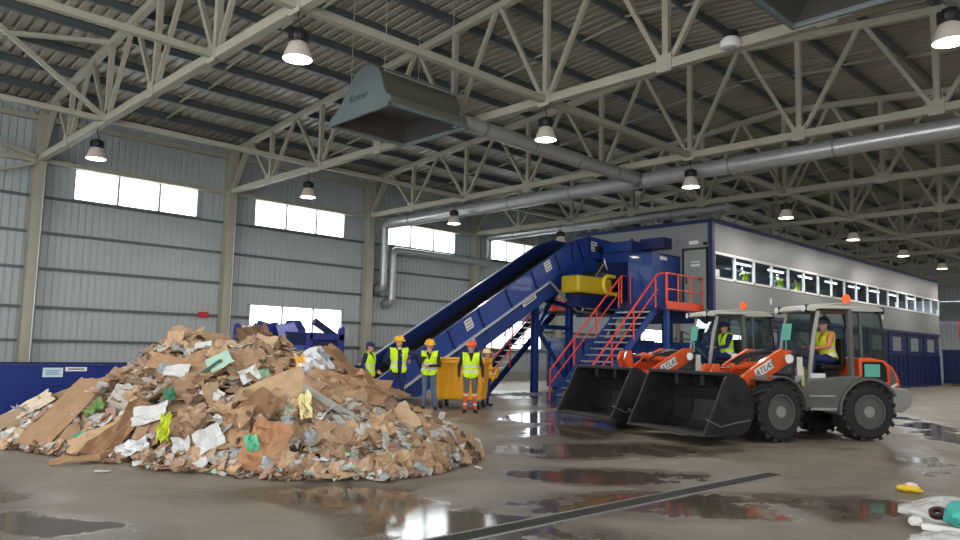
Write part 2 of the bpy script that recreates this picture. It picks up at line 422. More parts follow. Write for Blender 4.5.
# longitudinal struts
for k, y0, y1, w in ((2, -4, YE, .13), (5, -4, YE, .15), (8, -4, YE, .13), (4, -4, Y0, .13)):
    x = XW + DK * k
    lab = {2: 'long pale strut joining the truss bottom chords, nearest the left wall', 5: 'long pale strut joining the truss bottom chords beneath the ridge',
           8: 'long pale strut joining the truss bottom chords, nearest the right wall', 4: 'short pale strut running from the first truss overhead out of view'}[k]
    tag(MB().beam((x, y0, ZC), (x, y1, ZC), w, w).build('roof_strut', STEEL), lab, 'strut', 'struts between the roof trusses')
for z, lab in ((ZC - .05, 'pale wall strut running along the left columns above the windows'), (8.62, 'pale eave strut running along the top of the left wall')):
    tag(MB().beam((XW + .22, YB, z), (XW + .22, YE, z), .16, .16).build('wall_strut', STEEL), lab, 'strut', 'struts along the left wall')
# bracing in the first bay
for a, b, lab in (((XW + .46, Y0 - DB, 8.9), (XW + .46, Y0 - .2, ZC), 'pale diagonal wall brace rising leftward above the first column head'),
                  ((XW + .46, Y0 - DB, 4.6), (XW + .46, Y0 - .2, ZC - .2), 'pale diagonal wall brace dropping leftward below the first column head'),
                  ((XW + 2 * DK, Y0 - DB, ZC), (XW + 2 * DK, Y0 - DB * .52, roof_z(XW + 2 * DK)), 'thin pale roof brace rising rightward to the deck before the first truss'),
                  ((XW + 2 * DK, Y0, ZC), (XW + 2 * DK, Y0 - DB * .48, roof_z(XW + 2 * DK)), 'thin pale roof brace rising leftward from the first truss bottom chord'),
                  ((XW + 1.0 * DK, Y0 - DB * .9, roof_z(XW + 1.0 * DK) + .1), (XW + 2.0 * DK, Y0, roof_z(XW + 2.0 * DK)), 'pale level roof brace joining the first truss top chord')):
    tag(MB().beam(a, b, .11, .11).build('brace', STEEL), lab, 'brace', 'braces before the first truss')
# columns
COLN = ['first', 'second', 'third', 'fourth', 'fifth', 'sixth', 'seventh', 'eighth', 'ninth', 'tenth']
for t in range(10):
    y = Y0 + DB * t
    th = thing('steel_column', '%s pale steel column along the left wall' % COLN[t], 'column', (XW + .2, y, 0), 0, 'pale steel columns along the left wall')
    mb = MB(); mb.bb(-.18, .18, -.008, .008, 0, 8.8)
    for k in (-1, 1): mb.bb(k * .18 - .014, k * .18 + .014, -.17, .17, 0, 8.8)
    mb.bb(-.166, .166, -.165, -.15, 0, 8.8); mb.bb(-.166, .166, .15, .165, 0, 8.8)
    mb.build('shaft', STEEL, th)
    MB().bb(-.3, .3, -.28, .28, 0, .03).build('base_plate', STEEL, th)
    MB().bb(-.24, .26, -.2, .2, 8.8, 8.84).build('cap_plate', STEEL, th)
    if t in (0, 1): MB().tube((.24, .12, .3), (.24, .12, 7.0), .025, 8).build('conduit', GALV, th)
tag(MB().bb(XW + .07, XW + .1, 11.86, 12.25, 2.5, 2.7).build('wall_sign', mat('sign_red', (190, 30, 36), .5)), 'small red sign on the grey wall left of the second column', 'sign')

# high-bay lamps
LM = mat('lamp_glow', (255, 250, 240), .5, emit=((255, 247, 232), 14))
SH = mat('lamp_shade', (186, 178, 168), .35, emit=((255, 236, 214), .05))
lp = thing('highbay_lamp', 'lamp', 'ceiling lamp', (0, 0, 0), 0, 'round high-bay lamps hung from the trusses')
m_ = MB(); m_.lathe([(.0, .52), (.11, .52), (.15, .47), (.15, .36), (.10, .30), (.06, .26)], 16)
for i in range(10):
    a = 2 * PI * i / 10; m_.box((.15 * math.cos(a), .15 * math.sin(a), .41), (.05, .012, .16), rz=a)
m_.build('ballast_housing', BLACK, lp, smooth=True)
m_ = MB(); m_.lathe([(.09, .30), (.14, .26), (.20, .12), (.245, .0), (.255, 0), (.21, .13), (.15, .28), (.09, .315)], 28, close=True); m_.build('shade', SH, lp, smooth=True)
m_ = MB(); m_.lathe([(0, -.012), (.12, -.01), (.243, .006), (.243, .02), (0, .02)], 28); m_.build('lens', LM, lp, smooth=True)
m_ = MB(); m_.path([(0, 0, .5), (.0, .03, .62), (.0, -.03, .74), (0, 0, .86)], .012, 6); m_.build('hanger', DARK, lp)
ld = bpy.data.lights.new('lamp_light', 'AREA'); ld.shape = 'DISK'; ld.size = .44; ld.energy = LAMP_W; ld.color = (1, .95, .87)
tree = kidmap(); first = True
ROWS = [(XW + 1.8 * DK, 'left wall side'), (XW + 5 * DK, 'ridge'), (-2.86, 'right wall side')]
for r_, (x, nm) in enumerate(ROWS):
    for t in range(0, 10):
        if r_ == 2 and t == 0: continue
        c = lp if first else dup(lp, None, tree); first = False
        c.location = (x, Y0 + DB * t, 6.36)
        c['label'] = 'round high-bay lamp of the %s row under the %s truss' % (nm, ORD[t])
        lo = bpy.data.objects.new('lamp_light', ld); COL.objects.link(lo); lo.location = (x, Y0 + DB * t, 6.33)
th = thing('ceiling_sensor', 'small white drum sensor fixed under the second truss', 'sensor', (-6.36, Y0 + DB - .13, 7.28))
MB().lathe([(.1, -.08), (.19, -.07), (.2, .05), (.15, .12), (0, .12)], 20).build('housing', WHITE, th, smooth=True)
MB().lathe([(.0, .12), (.14, .12), (.13, .24), (0, .24)], 16).build('mount', BLACK, th, smooth=True)
m_ = MB(); 
for i in range(8): m_.bb(-.1, .1, -.09 + i * .025, -.08 + i * .025, -.092, -.08)
m_.build('grille', mat('grille_grey', (150, 152, 150), .5), th)
# ------------------------------------------------------------------ ducts and hoods
def ring_duct(name, label, pts, r, parent=None, seams=None):
    th = thing(name, label, 'duct', (0, 0, 0), 0)
    return th
def duct_piece(name, pts, r, th, n=18, m=None):
    return MB().path(pts, r, n).build(name, m or GALV, th, smooth=True)
def elbow(c, a, b, r, n=7):      # arc of points from direction a to b around the corner c with radius r
    a, b, c = Vector(a), Vector(b), Vector(c); o = c + a * r + b * r; out = []
    for i in range(n + 1):
        t = PI / 2 * i / n; out.append(o - b * r * math.cos(t) - a * r * math.sin(t))
    return out
def clamps(th, axis, p0, p1, step, r, hang):
    p0, p1 = Vector(p0), Vector(p1); L = (p1 - p0).length; d = (p1 - p0).normalized(); i = 0; s = step / 2
    while s < L:
        c = p0 + d * s
        MB().tube(c - d * .03, c + d * .03, r + .012, 18).build('seam_band', GALVD, th, smooth=True)
        if i % 2 == 0 and hang: MB().tube(c + Vector((0, 0, r)), c + Vector((0, 0, hang)), .012, 6).build('hanger_rod', DARK, th)
        s += step; i += 1
YBd, ZB, YCd, ZCd = 19.9, 6.97, 26.4, 7.16
th = thing('ventilation_duct', 'round galvanised duct crossing the hall just past the third truss, with a wall drop pipe', 'duct', (0, 0, 0))
duct_piece('main_run', [(-26.0, YBd, ZB), (XR - .3, YBd, ZB)], .235, th)
duct_piece('drop_pipe', [(-26.0, YBd, ZB)] + elbow((-26.37, YBd, ZB), (1, 0, 0), (0, 0, -1), .3) + [(-26.37, YBd, 4.35)] + elbow((-26.37, YBd, 4.1), (0, 0, 1), (-1, 0, 0), .22) + [(-26.66, YBd, 4.1)], .17, th)
MB().tube((-26.66, YBd, 4.1), (-26.86, YBd, 4.1), .24, 18).build('wall_collar', GALVD, th, smooth=True)
clamps(th, 'X', (-26, YBd, ZB), (XR - .3, YBd, ZB), 2.9, .235, .32)
th = thing('ventilation_duct', 'round galvanised duct just past the fourth truss, with a pipe along the left wall', 'duct', (0, 0, 0))
duct_piece('main_run', [(-26.1, YCd, ZCd), (-13.5, YCd, ZCd)], .2, th)
pts = [(-26.1, YCd, ZCd)] + elbow((-26.37, YCd, ZCd), (1, 0, 0), (0, 0, -1), .25) + [(-26.37, YCd, 6.2)] + elbow((-26.37, YCd, 5.88), (0, 0, 1), (0, -1, 0), .25) + [(-26.37, 20.7, 5.88)] + elbow((-26.37, 20.4, 5.88), (0, 1, 0), (0, 0, -1), .25) + [(-26.37, 20.4, 3.8)] + elbow((-26.37, 20.4, 3.5), (0, 0, 1), (-1, 0, 0), .22) + [(-26.66, 20.4, 3.5)]
duct_piece('wall_run', pts, .17, th)
MB().tube((-26.66, 20.4, 3.5), (-26.86, 20.4, 3.5), .24, 18).build('wall_collar', GALVD, th, smooth=True)
clamps(th, 'X', (-26, YCd, ZCd), (-13.5, YCd, ZCd), 2.9, .2, .3)
DX2 = 10.4
for dx, lab in ((0, 'round galvanised duct leading from the pale hood back to the cross duct'), (DX2, 'round galvanised duct above the lamp at the right wall side, leading from the far hood')):
    th = thing('ventilation_duct', lab, 'duct', (dx, 0, 0))
    duct_piece('main_run', [(-13.12, 11.9, 7.08), (-13.12, 19.9, 6.99)], .20, th)
    clamps(th, 'Y', (-13.12, 11.9, 7.08), (-13.12, 19.6, 6.99), 1.9, .20, .3)
    MB().tube((-13.12, 19.5, 7.0), (-13.12, 19.9, 6.98), .235, 18).build('junction_collar', GALVD, th, smooth=True)
HOODM = mat('hood_front', (106, 120, 122), .45, var=.05); HOODS = mat('hood_shell', (104, 103, 90), .5, var=.06); HOODI = mat('hood_inside', (70, 68, 66), .5, var=.15)
prof = [(-15.2, 6.84), (-15.15, 6.95), (-14.78, 7.15), (-14.55, 7.42), (-14.38, 7.68), (-14.12, 7.89), (-13.82, 7.97), (-13.52, 7.93), (-13.28, 7.78), (-13.14, 7.55), (-13.06, 7.3), (-12.95, 7.12), (-12.8, 7.04), (-12.77, 6.84)]
for dx, dy, lab in ((0, 0, 'pale blue-grey extraction hood hanging open side down left of centre'), (DX2, -.3, 'large extraction hood cut off by the top edge, at the right wall side')):
    th = thing('extraction_hood', lab, 'hood', (dx, dy, 0), 0)
    mb = MB(); mb.prism(prof, 9.67, 9.69); mb.build('front_plate', HOODM, th)
    MB().prism(prof, 11.98, 12.0).build('back_plate', HOODS, th)
    MB().ribbon(prof, 9.69, 11.98, .02).build('curved_shell', HOODS, th, smooth=True)
    rim = MB(); 
    rim.bb(-15.24, -12.73, 9.62, 9.70, 6.80, 6.88); rim.bb(-15.24, -12.73, 11.97, 12.04, 6.80, 6.88); rim.bb(-15.24, -15.17, 9.62, 12.04, 6.80, 6.88); rim.bb(-12.8, -12.73, 9.62, 12.04, 6.80, 6.88)
    rim.build('rim_frame', HOODM, th, bevel=.008)
    mb = MB(); mb.add([(-15.17, 9.72, 6.86), (-12.8, 9.72, 6.86), (-12.8, 11.96, 6.86), (-15.17, 11.96, 6.86), (-14.7, 10.1, 7.2), (-13.2, 10.1, 7.2), (-13.2, 11.6, 7.2), (-14.7, 11.6, 7.2)],
                      [(0, 1, 5, 4), (1, 2, 6, 5), (2, 3, 7, 6), (3, 0, 4, 7), (4, 5, 6, 7)]); mb.build('inner_baffle', HOODI, th)
    MB().bb(-15.16, -12.8, 11.95, 11.965, 6.86, 7.15).build('deflector', GALVD, th); MB().bb(-15.165, -15.15, 9.72, 11.95, 6.86, 7.15).build('deflector', mat('hood_rust', (112, 92, 78), .55, var=.25), th)
    mb = MB()
    for i in range(26):
        for j in range(3): mb.box((-13.0 + j * .07, 9.9 + i * .075, 6.93 + j * .055), (.03, .04, .012))
    mb.build('filter_grille', mat('filter', (150, 148, 142), .5), th)
    mb = MB(); mb.tube((-13.15, 9.75, 7.72), (-13.15, 11.9, 7.72), .03, 8); mb.build('side_rail', GALV, th)
    for x in (-13.2, -14.5):
        for y in (9.8, 11.85): MB().tube((x, y, 7.4), (x, y, roof_z(x + dx) + .1), .012, 6).build('hanging_rod', GALV, th)
    if not dx: text('lettering', 'formar', .26, mat('hood_green', (30, 74, 62), .5), th, (-14.0, 9.665, 7.28), (PI / 2, 0, 0), italic=True)

# ------------------------------------------------------------------ sorting cabin
CX, CX2, CY, CY2, CZ, CZ2 = -12.9, -18.9, 24.08, 51.9, 3.06, 6.33
cab = thing('sorting_cabin', 'long grey raised sorting cabin with dark blue edges and a window strip', 'cabin', (CX, CY, CZ), 0)
def cpart(name, f, m, **k):
    mb = MB(); f(mb); mb.V = [(v[0] - CX, v[1] - CY, v[2] - CZ) for v in mb.V]; return mb.build(name, m, cab, **k)
def seams(mb, x0, x1, y, z0, z1, step, th_=.004):
    x = x0
    while x < x1 - .1: x += step; mb.bb(x - .006, x + .006, y - th_, y, z0, z1)
cpart('lower_panel', lambda b: b.bb(CX - .08, CX, CY, CY2, CZ, 4.2), CABP)
cpart('upper_panel', lambda b: b.bb(CX - .08, CX, CY, CY2, 5.18, CZ2), CABP)
cpart('end_panel', lambda b: b.bb(CX2, CX - .08, CY, CY + .08, CZ, CZ2), CABP)
cpart('panel_seam', lambda b: seams(b, CX2, CX - 1.3, CY, CZ, CZ2 - .1, 1.15), mat('seam', (110, 112, 114), .5))
cpart('far_end_panel', lambda b: b.bb(CX2, CX - .08, CY2 - .08, CY2, CZ, CZ2), CABP)
INNER = mat('inner_panel', (168, 196, 214), .5); cpart('rear_lower_panel', lambda b: b.bb(CX2, CX2 + .08, CY + .08, CY2 - .08, CZ, 4.2), INNER); cpart('rear_upper_panel', lambda b: b.bb(CX2, CX2 + .08, CY + .08, CY2 - .08, 5.18, CZ2), INNER); cpart('work_step', lambda b: b.bb(CX - 1.25, CX - .5, CY + .5, CY2 - .5, CZ + .1, CZ + .3), DARK)
cpart('roof', lambda b: b.bb(CX2, CX - .08, CY + .08, CY2 - .08, CZ2 - .12, CZ2), CABP)
cpart('cabin_floor', lambda b: b.bb(CX2 + .1, CX - .08, CY + .08, CY2 - .08, CZ, CZ + .1), DARK)
for z in (CZ2 - .06, CZ - .06):
    cpart('blue_trim', lambda b: (b.bb(CX - .1, CX + .03, CY - .04, CY2 + .03, z - .07, z + .07), b.bb(CX2, CX - .1, CY - .03, CY + .05, z - .07, z + .07)), BLUED)
cpart('corner_post', lambda b: b.bb(CX - .14, CX + .035, CY - .045, CY + .13, 0 if 0 else CZ, CZ2), BLUED)
for k in range(18):
    y0 = CY + .1 + k * 1.54; y1 = y0 + 1.54
    def fr(b):
        b.bb(CX - .05, CX + .03, y0, y0 + .055, 4.2, 5.18); b.bb(CX - .05, CX + .03, y1 - .055, y1, 4.2, 5.18)
        b.bb(CX - .05, CX + .03, y0, y1, 4.2, 4.28); b.bb(CX - .05, CX + .03, y0, y1, 5.09, 5.18)
    o = cpart('window', fr, WHITE)
    mb = MB(); mb.quad((CX - .01, y0 + .05, 4.27), (CX - .01, y1 - .05, 4.27), (CX - .01, y1 - .05, 5.1), (CX - .01, y0 + .05, 5.1)); mb.V = [(v[0] - CX, v[1] - CY, v[2] - CZ) for v in mb.V]; mb.build('pane', PANEC, o)
    if k in (0, 12, 17):
        mb = MB(); mb.bb(CX - .008, CX - .004, y1 - .4 if k else y0 + .1, y1 - .12 if k else y0 + .4, 4.3, 4.55); mb.V = [(v[0] - CX, v[1] - CY, v[2] - CZ) for v in mb.V]; mb.build('notice', PAPER, o)
g = cpart('rear_glazing', lambda b: b.quad((CX2 + .03, CY + .1, 4.2), (CX2 + .03, CY2 - .1, 4.2), (CX2 + .03, CY2 - .1, 5.18), (CX2 + .03, CY + .1, 5.18)), PANEC)
cpart('door', lambda b: b.bb(-13.98, -13.12, CY - .05, CY - .01, CZ + .06, 5.25), mat('door_grey', (138, 146, 142), .5))
cpart('door_frame', lambda b: (b.bb(-14.06, -13.98, CY - .06, CY, CZ + .06, 5.33), b.bb(-13.12, -13.06, CY - .06, CY, CZ + .06, 5.33), b.bb(-14.06, -13.06, CY - .06, CY, 5.25, 5.33)), BLACK)
cpart('door_sign', lambda b: (b.bb(-13.7, -13.35, CY - .056, CY - .05, 4.66, 4.74), b.bb(-13.7, -13.35, CY - .056, CY - .05, 4.8, 4.84)), PAPER)
cpart('door_handle', lambda b: (b.bb(-13.9, -13.87, CY - .09, CY - .05, 4.05, 4.25)), DARK)
cpart('emergency_light', lambda b: b.bb(-13.75, -13.4, CY - .1, CY, 5.45, 5.58), WHITE)
cpart('camera_bracket', lambda b: b.bb(-13.2, -13.1, CY - .12, CY, 5.4, 5.5), BLACK)
for y in (CY + 4.6, CY + 17.6): cpart('wall_notice', lambda b: b.bb(CX, CX + .006, y - .1, y + .1, 3.55, 3.78), PAPER)
# inside the cabin
TUBE = mat('tube_glow', (250, 252, 255), .5, emit=((244, 248, 255), 9))
proto = None
for k in range(9):
    c = (CX - 1.0, CY + 1.2 + k * 3.08, 5.16)
    if proto is None:
        proto = thing('fluorescent_lamp', 'x', 'lamp', c, 0, 'fluorescent lamps inside the grey cabin')
        MB().bb(-.1, .1, -.75, .75, .03, .09).build('housing', WHITE, proto); MB().tube((0, -.72, 0), (0, .72, 0), .03, 8).build('tube', TUBE, proto); tr_ = kidmap(); o = proto
    else: o = dup(proto, None, tr_); o.location = c
    fl = bpy.data.lights.new('tube_light', 'AREA'); fl.shape = 'RECTANGLE'; fl.size = .1; fl.size_y = 1.4; fl.energy = 170; fo = bpy.data.objects.new('tube_light', fl); COL.objects.link(fo); fo.location = (c[0], c[1], c[2] - .05)
    o['label'] = '%s fluorescent lamp inside the grey cabin counted from its near corner' % ORD[k]
t = thing('sorting_belt', 'dark sorting belt running inside the grey cabin behind the windows', 'conveyor', (CX - 2.2, CY + .3, CZ + .1), 0)
MB().bb(-.6, .6, 0, 26, .75, .83).build('belt', BLACK, t); MB().bb(-.66, -.6, 0, 26, .6, 1.0).build('side_guard', BLUE, t); MB().bb(.6, .66, 0, 26, .6, 1.0).build('side_guard', BLUE, t)
for k in range(9): MB().bb(-.55, .55, 1 + k * 3, 1.1 + k * 3, 0, .75).build('leg', DARK, t)

# bunkers under the cabin
bk = None
def make_bunker(first):
    t = thing('sorting_bunker', 'x', 'bunker', (0, 0, 0), 0, 'blue sorting bunkers under the grey cabin')
    MB().bb(-.06, 0, .08, 3.0, .02, 1.8).build('gate_panel', BLUE if first else BLUED, t)
    mb = MB()
    for y in (.08, .78, 1.5, 2.25, 2.95): mb.bb(0, .05, y, y + .06, .02, 1.8)
    mb.bb(0, .06, .08, 3.0, 1.72, 1.8); mb.bb(0, .06, .08, 3.0, .02, .12); mb.build('gate_rib', BLUE if first else BLUED, t)
    MB().bb(-.12, .04, 0, .12, 0, 2.95).build('post', BLUED, t)
    mb = MB(); mb.bb(-.06, -.02, .12, 3.08, 2.72, 2.95); mb.bb(-.06, -.02, .12, .75, 1.8, 2.72); mb.bb(-.06, -.02, 2.25, 3.08, 1.8, 2.72); mb.bb(-.06, -.02, .75, 2.25, 1.8, 1.98); mb.build('upper_panel', BLUED, t)
    MB().bb(-3.0, -.1, 0.02, .08, 0, 1.8).build('divider_panel', BLUED, t)
    return t
bk = make_bunker(False); tr_ = kidmap()
for k in range(9):
    o = bk if k == 0 else dup(bk, None, tr_)
    o.location = (CX - .05, CY + .02 + k * 3.09, 0)
    o['label'] = '%s dark blue sorting bunker under the grey cabin counted from its near corner' % ORD[k]
t = thing('end_bunker', 'blue ribbed bunker wall under the cabin end, behind the front stairs', 'bunker', (-16.2, CY - .05, 0))
MB().bb(0, 3.2, -.06, 0, .02, 1.95).build('gate_panel', BLUE, t)
mb = MB()
for x in (0, .64, 1.28, 1.92, 2.56, 3.14): mb.bb(x, x + .06, -.11, -.06, .02, 1.95)
mb.bb(0, 3.2, -.12, -.06, 1.85, 1.95); mb.build('gate_rib', BLUE, t)
MB().bb(0, .12, -.1, .02, 0, 3.0).build('post', BLUED, t)
mb = MB(); mb.bb(0, 3.2, -.04, 0, 2.62, 3.0); mb.bb(0, .4, -.04, 0, 1.95, 2.62); mb.bb(1.3, 1.75, -.04, 0, 1.95, 2.62); mb.bb(2.75, 3.2, -.04, 0, 1.95, 2.62); mb.build('upper_panel', BLUED, t)
# blue container beyond the cabin and the far platform
t = thing('storage_container', 'low dark blue container wall standing beyond the far end of the grey cabin', 'container', (-8.5, 53.2, 0))
MB().bb(-4.6, 4.6, 0, 2.2, .1, 2.1).build('body', BLUED, t); mb = MB()
for k in range(16): mb.bb(-4.5 + k * .6, -4.42 + k * .6, -.05, 0, .1, 2.1)
mb.build('side_rib', BLUED, t); MB().bb(-4.65, 4.65, -.07, 2.25, 2.1, 2.18).build('top_frame', BLUED, t)
t = thing('access_platform', 'distant red-railed platform behind the far end of the grey cabin', 'platform', (-11.8, 54.6, 0))
MB().bb(-1.2, 1.6, 2.3, 4.5, 3.0, 3.1).build('deck', DARK, t)
for x in (-1.1, 1.5): MB().bb(x - .06, x + .06, 2.4, 2.52, 0, 3.0).build('leg', BLUED, t)
for z in (3.65, 4.15): MB().tube((-1.2, 2.3, z), (1.6, 2.3, z), .04, 8).build('rail', RED, t)
for x in (-1.2, -.5, .2, .9, 1.6): MB().tube((x, 2.3, 3.1), (x, 2.3, 4.15), .04, 8).build('post', RED, t)
MB().bb(-1.2, 1.6, 2.26, 2.3, 3.05, 3.25).build('toe_board', RED, t)

# ------------------------------------------------------------------ inclined conveyor
NX, FX = -16.9, -18.6
top = [(12.4, .47), (13.13, .88), (21.17, 5.48), (22.2, 5.82), (24.06, 5.75)]
bot = [(24.06, 5.02), (22.3, 5.06), (21.41, 4.76), (12.95, .05), (12.4, .05)]
cv = thing('inclined_conveyor', 'long blue inclined belt conveyor rising towards the grey cabin', 'conveyor', (0, 0, 0))
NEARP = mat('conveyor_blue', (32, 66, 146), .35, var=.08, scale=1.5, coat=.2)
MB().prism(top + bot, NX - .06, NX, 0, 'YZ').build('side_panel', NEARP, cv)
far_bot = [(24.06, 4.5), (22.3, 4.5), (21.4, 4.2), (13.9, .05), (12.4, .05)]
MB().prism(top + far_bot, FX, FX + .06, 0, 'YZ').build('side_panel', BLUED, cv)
def line_z(pts, y):
    for (a, b), (c, d) in zip(pts, pts[1:]):
        if min(a, c) <= y <= max(a, c): return b + (d - b) * (y - a) / (c - a)
for k in range(7):
    y = 14.0 + k * 1.25; z = line_z(top, y); MB().beam((NX + .015, y, z), (NX + .015, y + .42, z - .73), .05, .05, 0, (1, 0, 0)).build('panel_rib', BLUED, cv)
for y in (21.17, 22.2, 23.3): 
    MB().beam((NX + .015, y, line_z(top, y)), (NX + .015, y + .12, line_z(top, y) - .72), .05, .05, 0, (1, 0, 0)).build('panel_rib', BLUED, cv)
mb = MB()
for x in (NX - .03, FX + .03):
    for a, b in zip(top, top[1:]): mb.beam((x, a[0], a[1]), (x, b[0], b[1]), .09, .05)
mb.build('top_flange', BLUE, cv)
mb = MB(); edge = list(reversed(bot))[1:-1]
mb.beam((NX + .05, edge[0][0], edge[0][1]), (NX + .05, 19.9, line_z(list(reversed(bot)), 19.9)), .1, .05); mb.build('edge_rail', mat('edge_white', (200, 204, 206), .4), cv, label='bright pale edge rail')
MB().beam((FX + .03, 12.4, .52), (FX + .03, 21.2, 5.54), .05, .03).build('edge_rail', mat('edge_white', (200, 204, 206), .4), cv)
ltop = [(13.8, .52), (21.45, 4.8), (22.3, 5.06), (22.9, 5.05)]; lbot = [(22.9, 4.55), (22.4, 4.56), (21.7, 4.28), (14.3, .12), (13.8, .12)]
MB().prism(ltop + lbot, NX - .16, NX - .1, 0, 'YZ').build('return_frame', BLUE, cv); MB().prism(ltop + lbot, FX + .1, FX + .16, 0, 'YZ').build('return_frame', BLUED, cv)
mb = MB()
for k in range(10):
    y = 14.6 + k * .72; z = .02 + line_z(ltop, y); mb.tube((FX + .16, y, z - .25), (NX - .16, y, z - .25), .05, 8)
mb.build('return_roller', DARK, cv, smooth=True)
bl = [(a, b - .62) for a, b in top]; bl[0] = (12.5, .1); bl[1] = (13.13, .3)
MB().ribbon(bl, FX + .1, NX - .1, .03, 0, 'YZ').build('belt', mat('belt_black', (26, 26, 28), .65, var=.2, scale=8), cv)
mb = MB()
for k in range(22):
    y = 12.9 + k * .38; z = line_z(bl, y); mb.beam((FX + .12, y, z + .05), (NX - .12, y, z + .05), .03, .07)
mb.build('cleat', BLACK, cv)
for x in (FX + .16, NX - .2):
    MB().ribbon([(a, b + .05) for a, b in bl], x, x + .04, .16, 0, 'YZ').build('skirt_rubber', BLACK, cv)
MB().tube((FX + .1, 12.75, .34), (NX - .1, 12.75, .34), .2, 18).build('tail_drum', DARK, cv, smooth=True)
mb = MB(); mb.tube((NX, 22.7, 5.4), (NX + .18, 22.7, 5.4), .11, 14); mb.tube((NX, 23.4, 5.3), (NX + .12, 23.4, 5.3), .16, 14); mb.build('drive_bearing', DARK, cv, smooth=True)
for y, z, s in ((16.14, 2.32, .34), (19.89, 4.5, .36), (22.55, 5.48, .36)):
    mb = MB(); q = Matrix.Rotation(R(29) if y < 22 else 0, 3, 'X')
    pts = [q @ Vector((0, a * s / 2, b * s / 2)) + Vector((NX + .008, y, z)) for a, b in ((-1, -1), (1, -1), (1, 1), (-1, 1))]; mb.add(pts + [p - Vector((.006, 0, 0)) for p in pts], [(0, 1, 2, 3), (7, 6, 5, 4), (0, 4, 5, 1), (1, 5, 6, 2), (2, 6, 7, 3), (3, 7, 4, 0)])
    for r_ in (-.3, 0, .3): 
        p = q @ Vector((0, 0, r_ * s)) + Vector((NX + .01, y, z)); mb.box(p, (.004, s * .7, s * .07), 1, rx=R(29) if y < 22 else 0)
    mb.build('sticker', [PAPER, INK], cv, label='white square sticker')
for y, z, L, hh in ((18.95, 3.22, .75, .13), (16.4, 1.72, .3, .2)):
    mb = MB(); mb.box((NX + .01 if L > .5 else NX - .09, y, z), (.02, L, hh), 0, rx=R(29.4)); mb.box((NX + .022 if L > .5 else NX - .078, y, z), (.004, L * .75, hh * .3), 1, rx=R(29.4)); mb.build('sign_strip', [PAPER, INK], cv, label='white sign strip')
mb = MB(); mb.path([(NX + .12, 19.86, 3.95), (NX + .12, 21.4, 2.99), (NX + .12, 24.3, 2.92)], .04, 8); mb.build('cable_conduit', GALV, cv)
mb = MB(); mb.path([(NX + .1, 21.75, 3.0), (NX + .1, 21.75, 3.55), (NX + .1, 23.0, 4.85)], .035, 8); mb.build('cable_conduit', GALV, cv)
for k in range(4):
    c = Vector((NX + .15 + .03 * k, 23.1 + .3 * k, 4.95)); mb = MB()
    mb.path([c + Vector((0, -.1, .2)), c + Vector((.06, -.14, -.05)), c + Vector((.06, -.02, -.28)), c + Vector((0, .12, -.2)), c + Vector((0, .14, .15))], .045, 8); mb.build('flexible_hose', GALV, cv, smooth=True)
# support frame
sp = thing('conveyor_support', 'blue steel support frame with diagonal braces standing under the conveyor head', 'support', (-17.9, 20.4, 0))
for y, h in ((0, 3.55), (1.95, 4.5)):
    MB().ibeam((0, y, .04), (0, y, h), .2, .22, .02, 0, (1, 0, 0)).build('post', BLUE, sp); MB().bb(-.2, .2, y - .2, y + .2, 0, .05).build('base_plate', LGREY, sp)
MB().beam((0, 0, 2.42), (0, 1.95, 2.42), .14, .16).build('cross_beam', BLUE, sp)
MB().beam((0, -.2, 3.5), (0, 3.5, 3.05), .14, .16).build('cross_beam', BLUE, sp)
MB().beam((0, .1, 2.35), (0, 1.8, .55), .12, .12).build('diagonal_brace', BLUE, sp); MB().beam((0, .05, 2.4), (0, 1.5, 4.15), .14, .14).build('diagonal_brace', BLUE, sp)
MB().beam((.3, 2.3, 3.0), (.3, .9, 4.3), .1, .1).build('diagonal_brace', BLUED, sp)
for y in (3.3,):
    MB().bb(.9, 1.06, y, y + .16, 0, 3.05).build('post', BLUED, sp)
# platform under the head, yellow unit, chute boxes
t = thing('head_platform', 'dark platform with red railing under the conveyor head', 'platform', (-19.8, 22.6, 3.0))
MB().bb(0, 3.2, 0, 1.4, 0, .12).build('deck', DARK, t)
for z in (.6, 1.1): MB().tube((0, 0, z), (2.2, 0, z), .025, 8).build('rail', RED, t)
for x in (0, .55, 1.1, 1.65, 2.2): MB().tube((x, 0, .1), (x, 0, 1.1), .025, 8).build('post', RED, t)
mb = MB(); mb.bb(.6, 1.9, -.02, 0, .12, .5); mb.build('mesh_guard', RED, t)
t = thing('overband_separator', 'yellow drum separator with a bent yellow pipe under the conveyor head', 'separator', (-16.42, 20.55, 3.55))
MB().box((0, .95, .35), (.8, 2.0, .62)).build('body', YDARK, t, bevel=.08)
MB().path([(.48, 1.95, .72), (.48, 1.5, .72), (.48, 1.32, .6), (.48, 1.28, .4), (.48, 1.36, .2), (.48, 1.55, .12), (.48, 2.35, .08)], .075, 10).build('bent_pipe', mat('pipe_yellow', (240, 214, 60), .4), t, smooth=True)
MB().tube((.2, 2.0, .45), (.2, 2.6, .45), .2, 14).build('motor', DARK, t, smooth=True)
MB().bb(-.3, .3, .2, 2.4, -.42, 0).build('mount_frame', BLUED, t)
t = thing('transfer_chute', 'tall dark blue chute box between the conveyor head and the cabin', 'chute', (-16.8, 22.95, 3.6))
MB().bb(0, 1.3, 0, 1.1, 1.25, 2.05).build('body', BLUE, t, bevel=.01); MB().prism([(.1, 1.25), (1.08, 1.25), (1.05, -.1), (.55, -.1)], .1, 1.2, 0, 'YZ').build('hopper', BLUED, t); MB().bb(-.02, 1.32, -.03, 0, 1.62, 1.68).build('body_rib', BLUED, t); MB().bb(1.3, 2.3, .55, 1.1, 1.75, 2.15).build('top_arm', BLUED, t)
mb = MB(); mb.bb(1.27, 1.36, -.05, .03, -3.5, 2.1); mb.build('corner_post', BLUED, t)
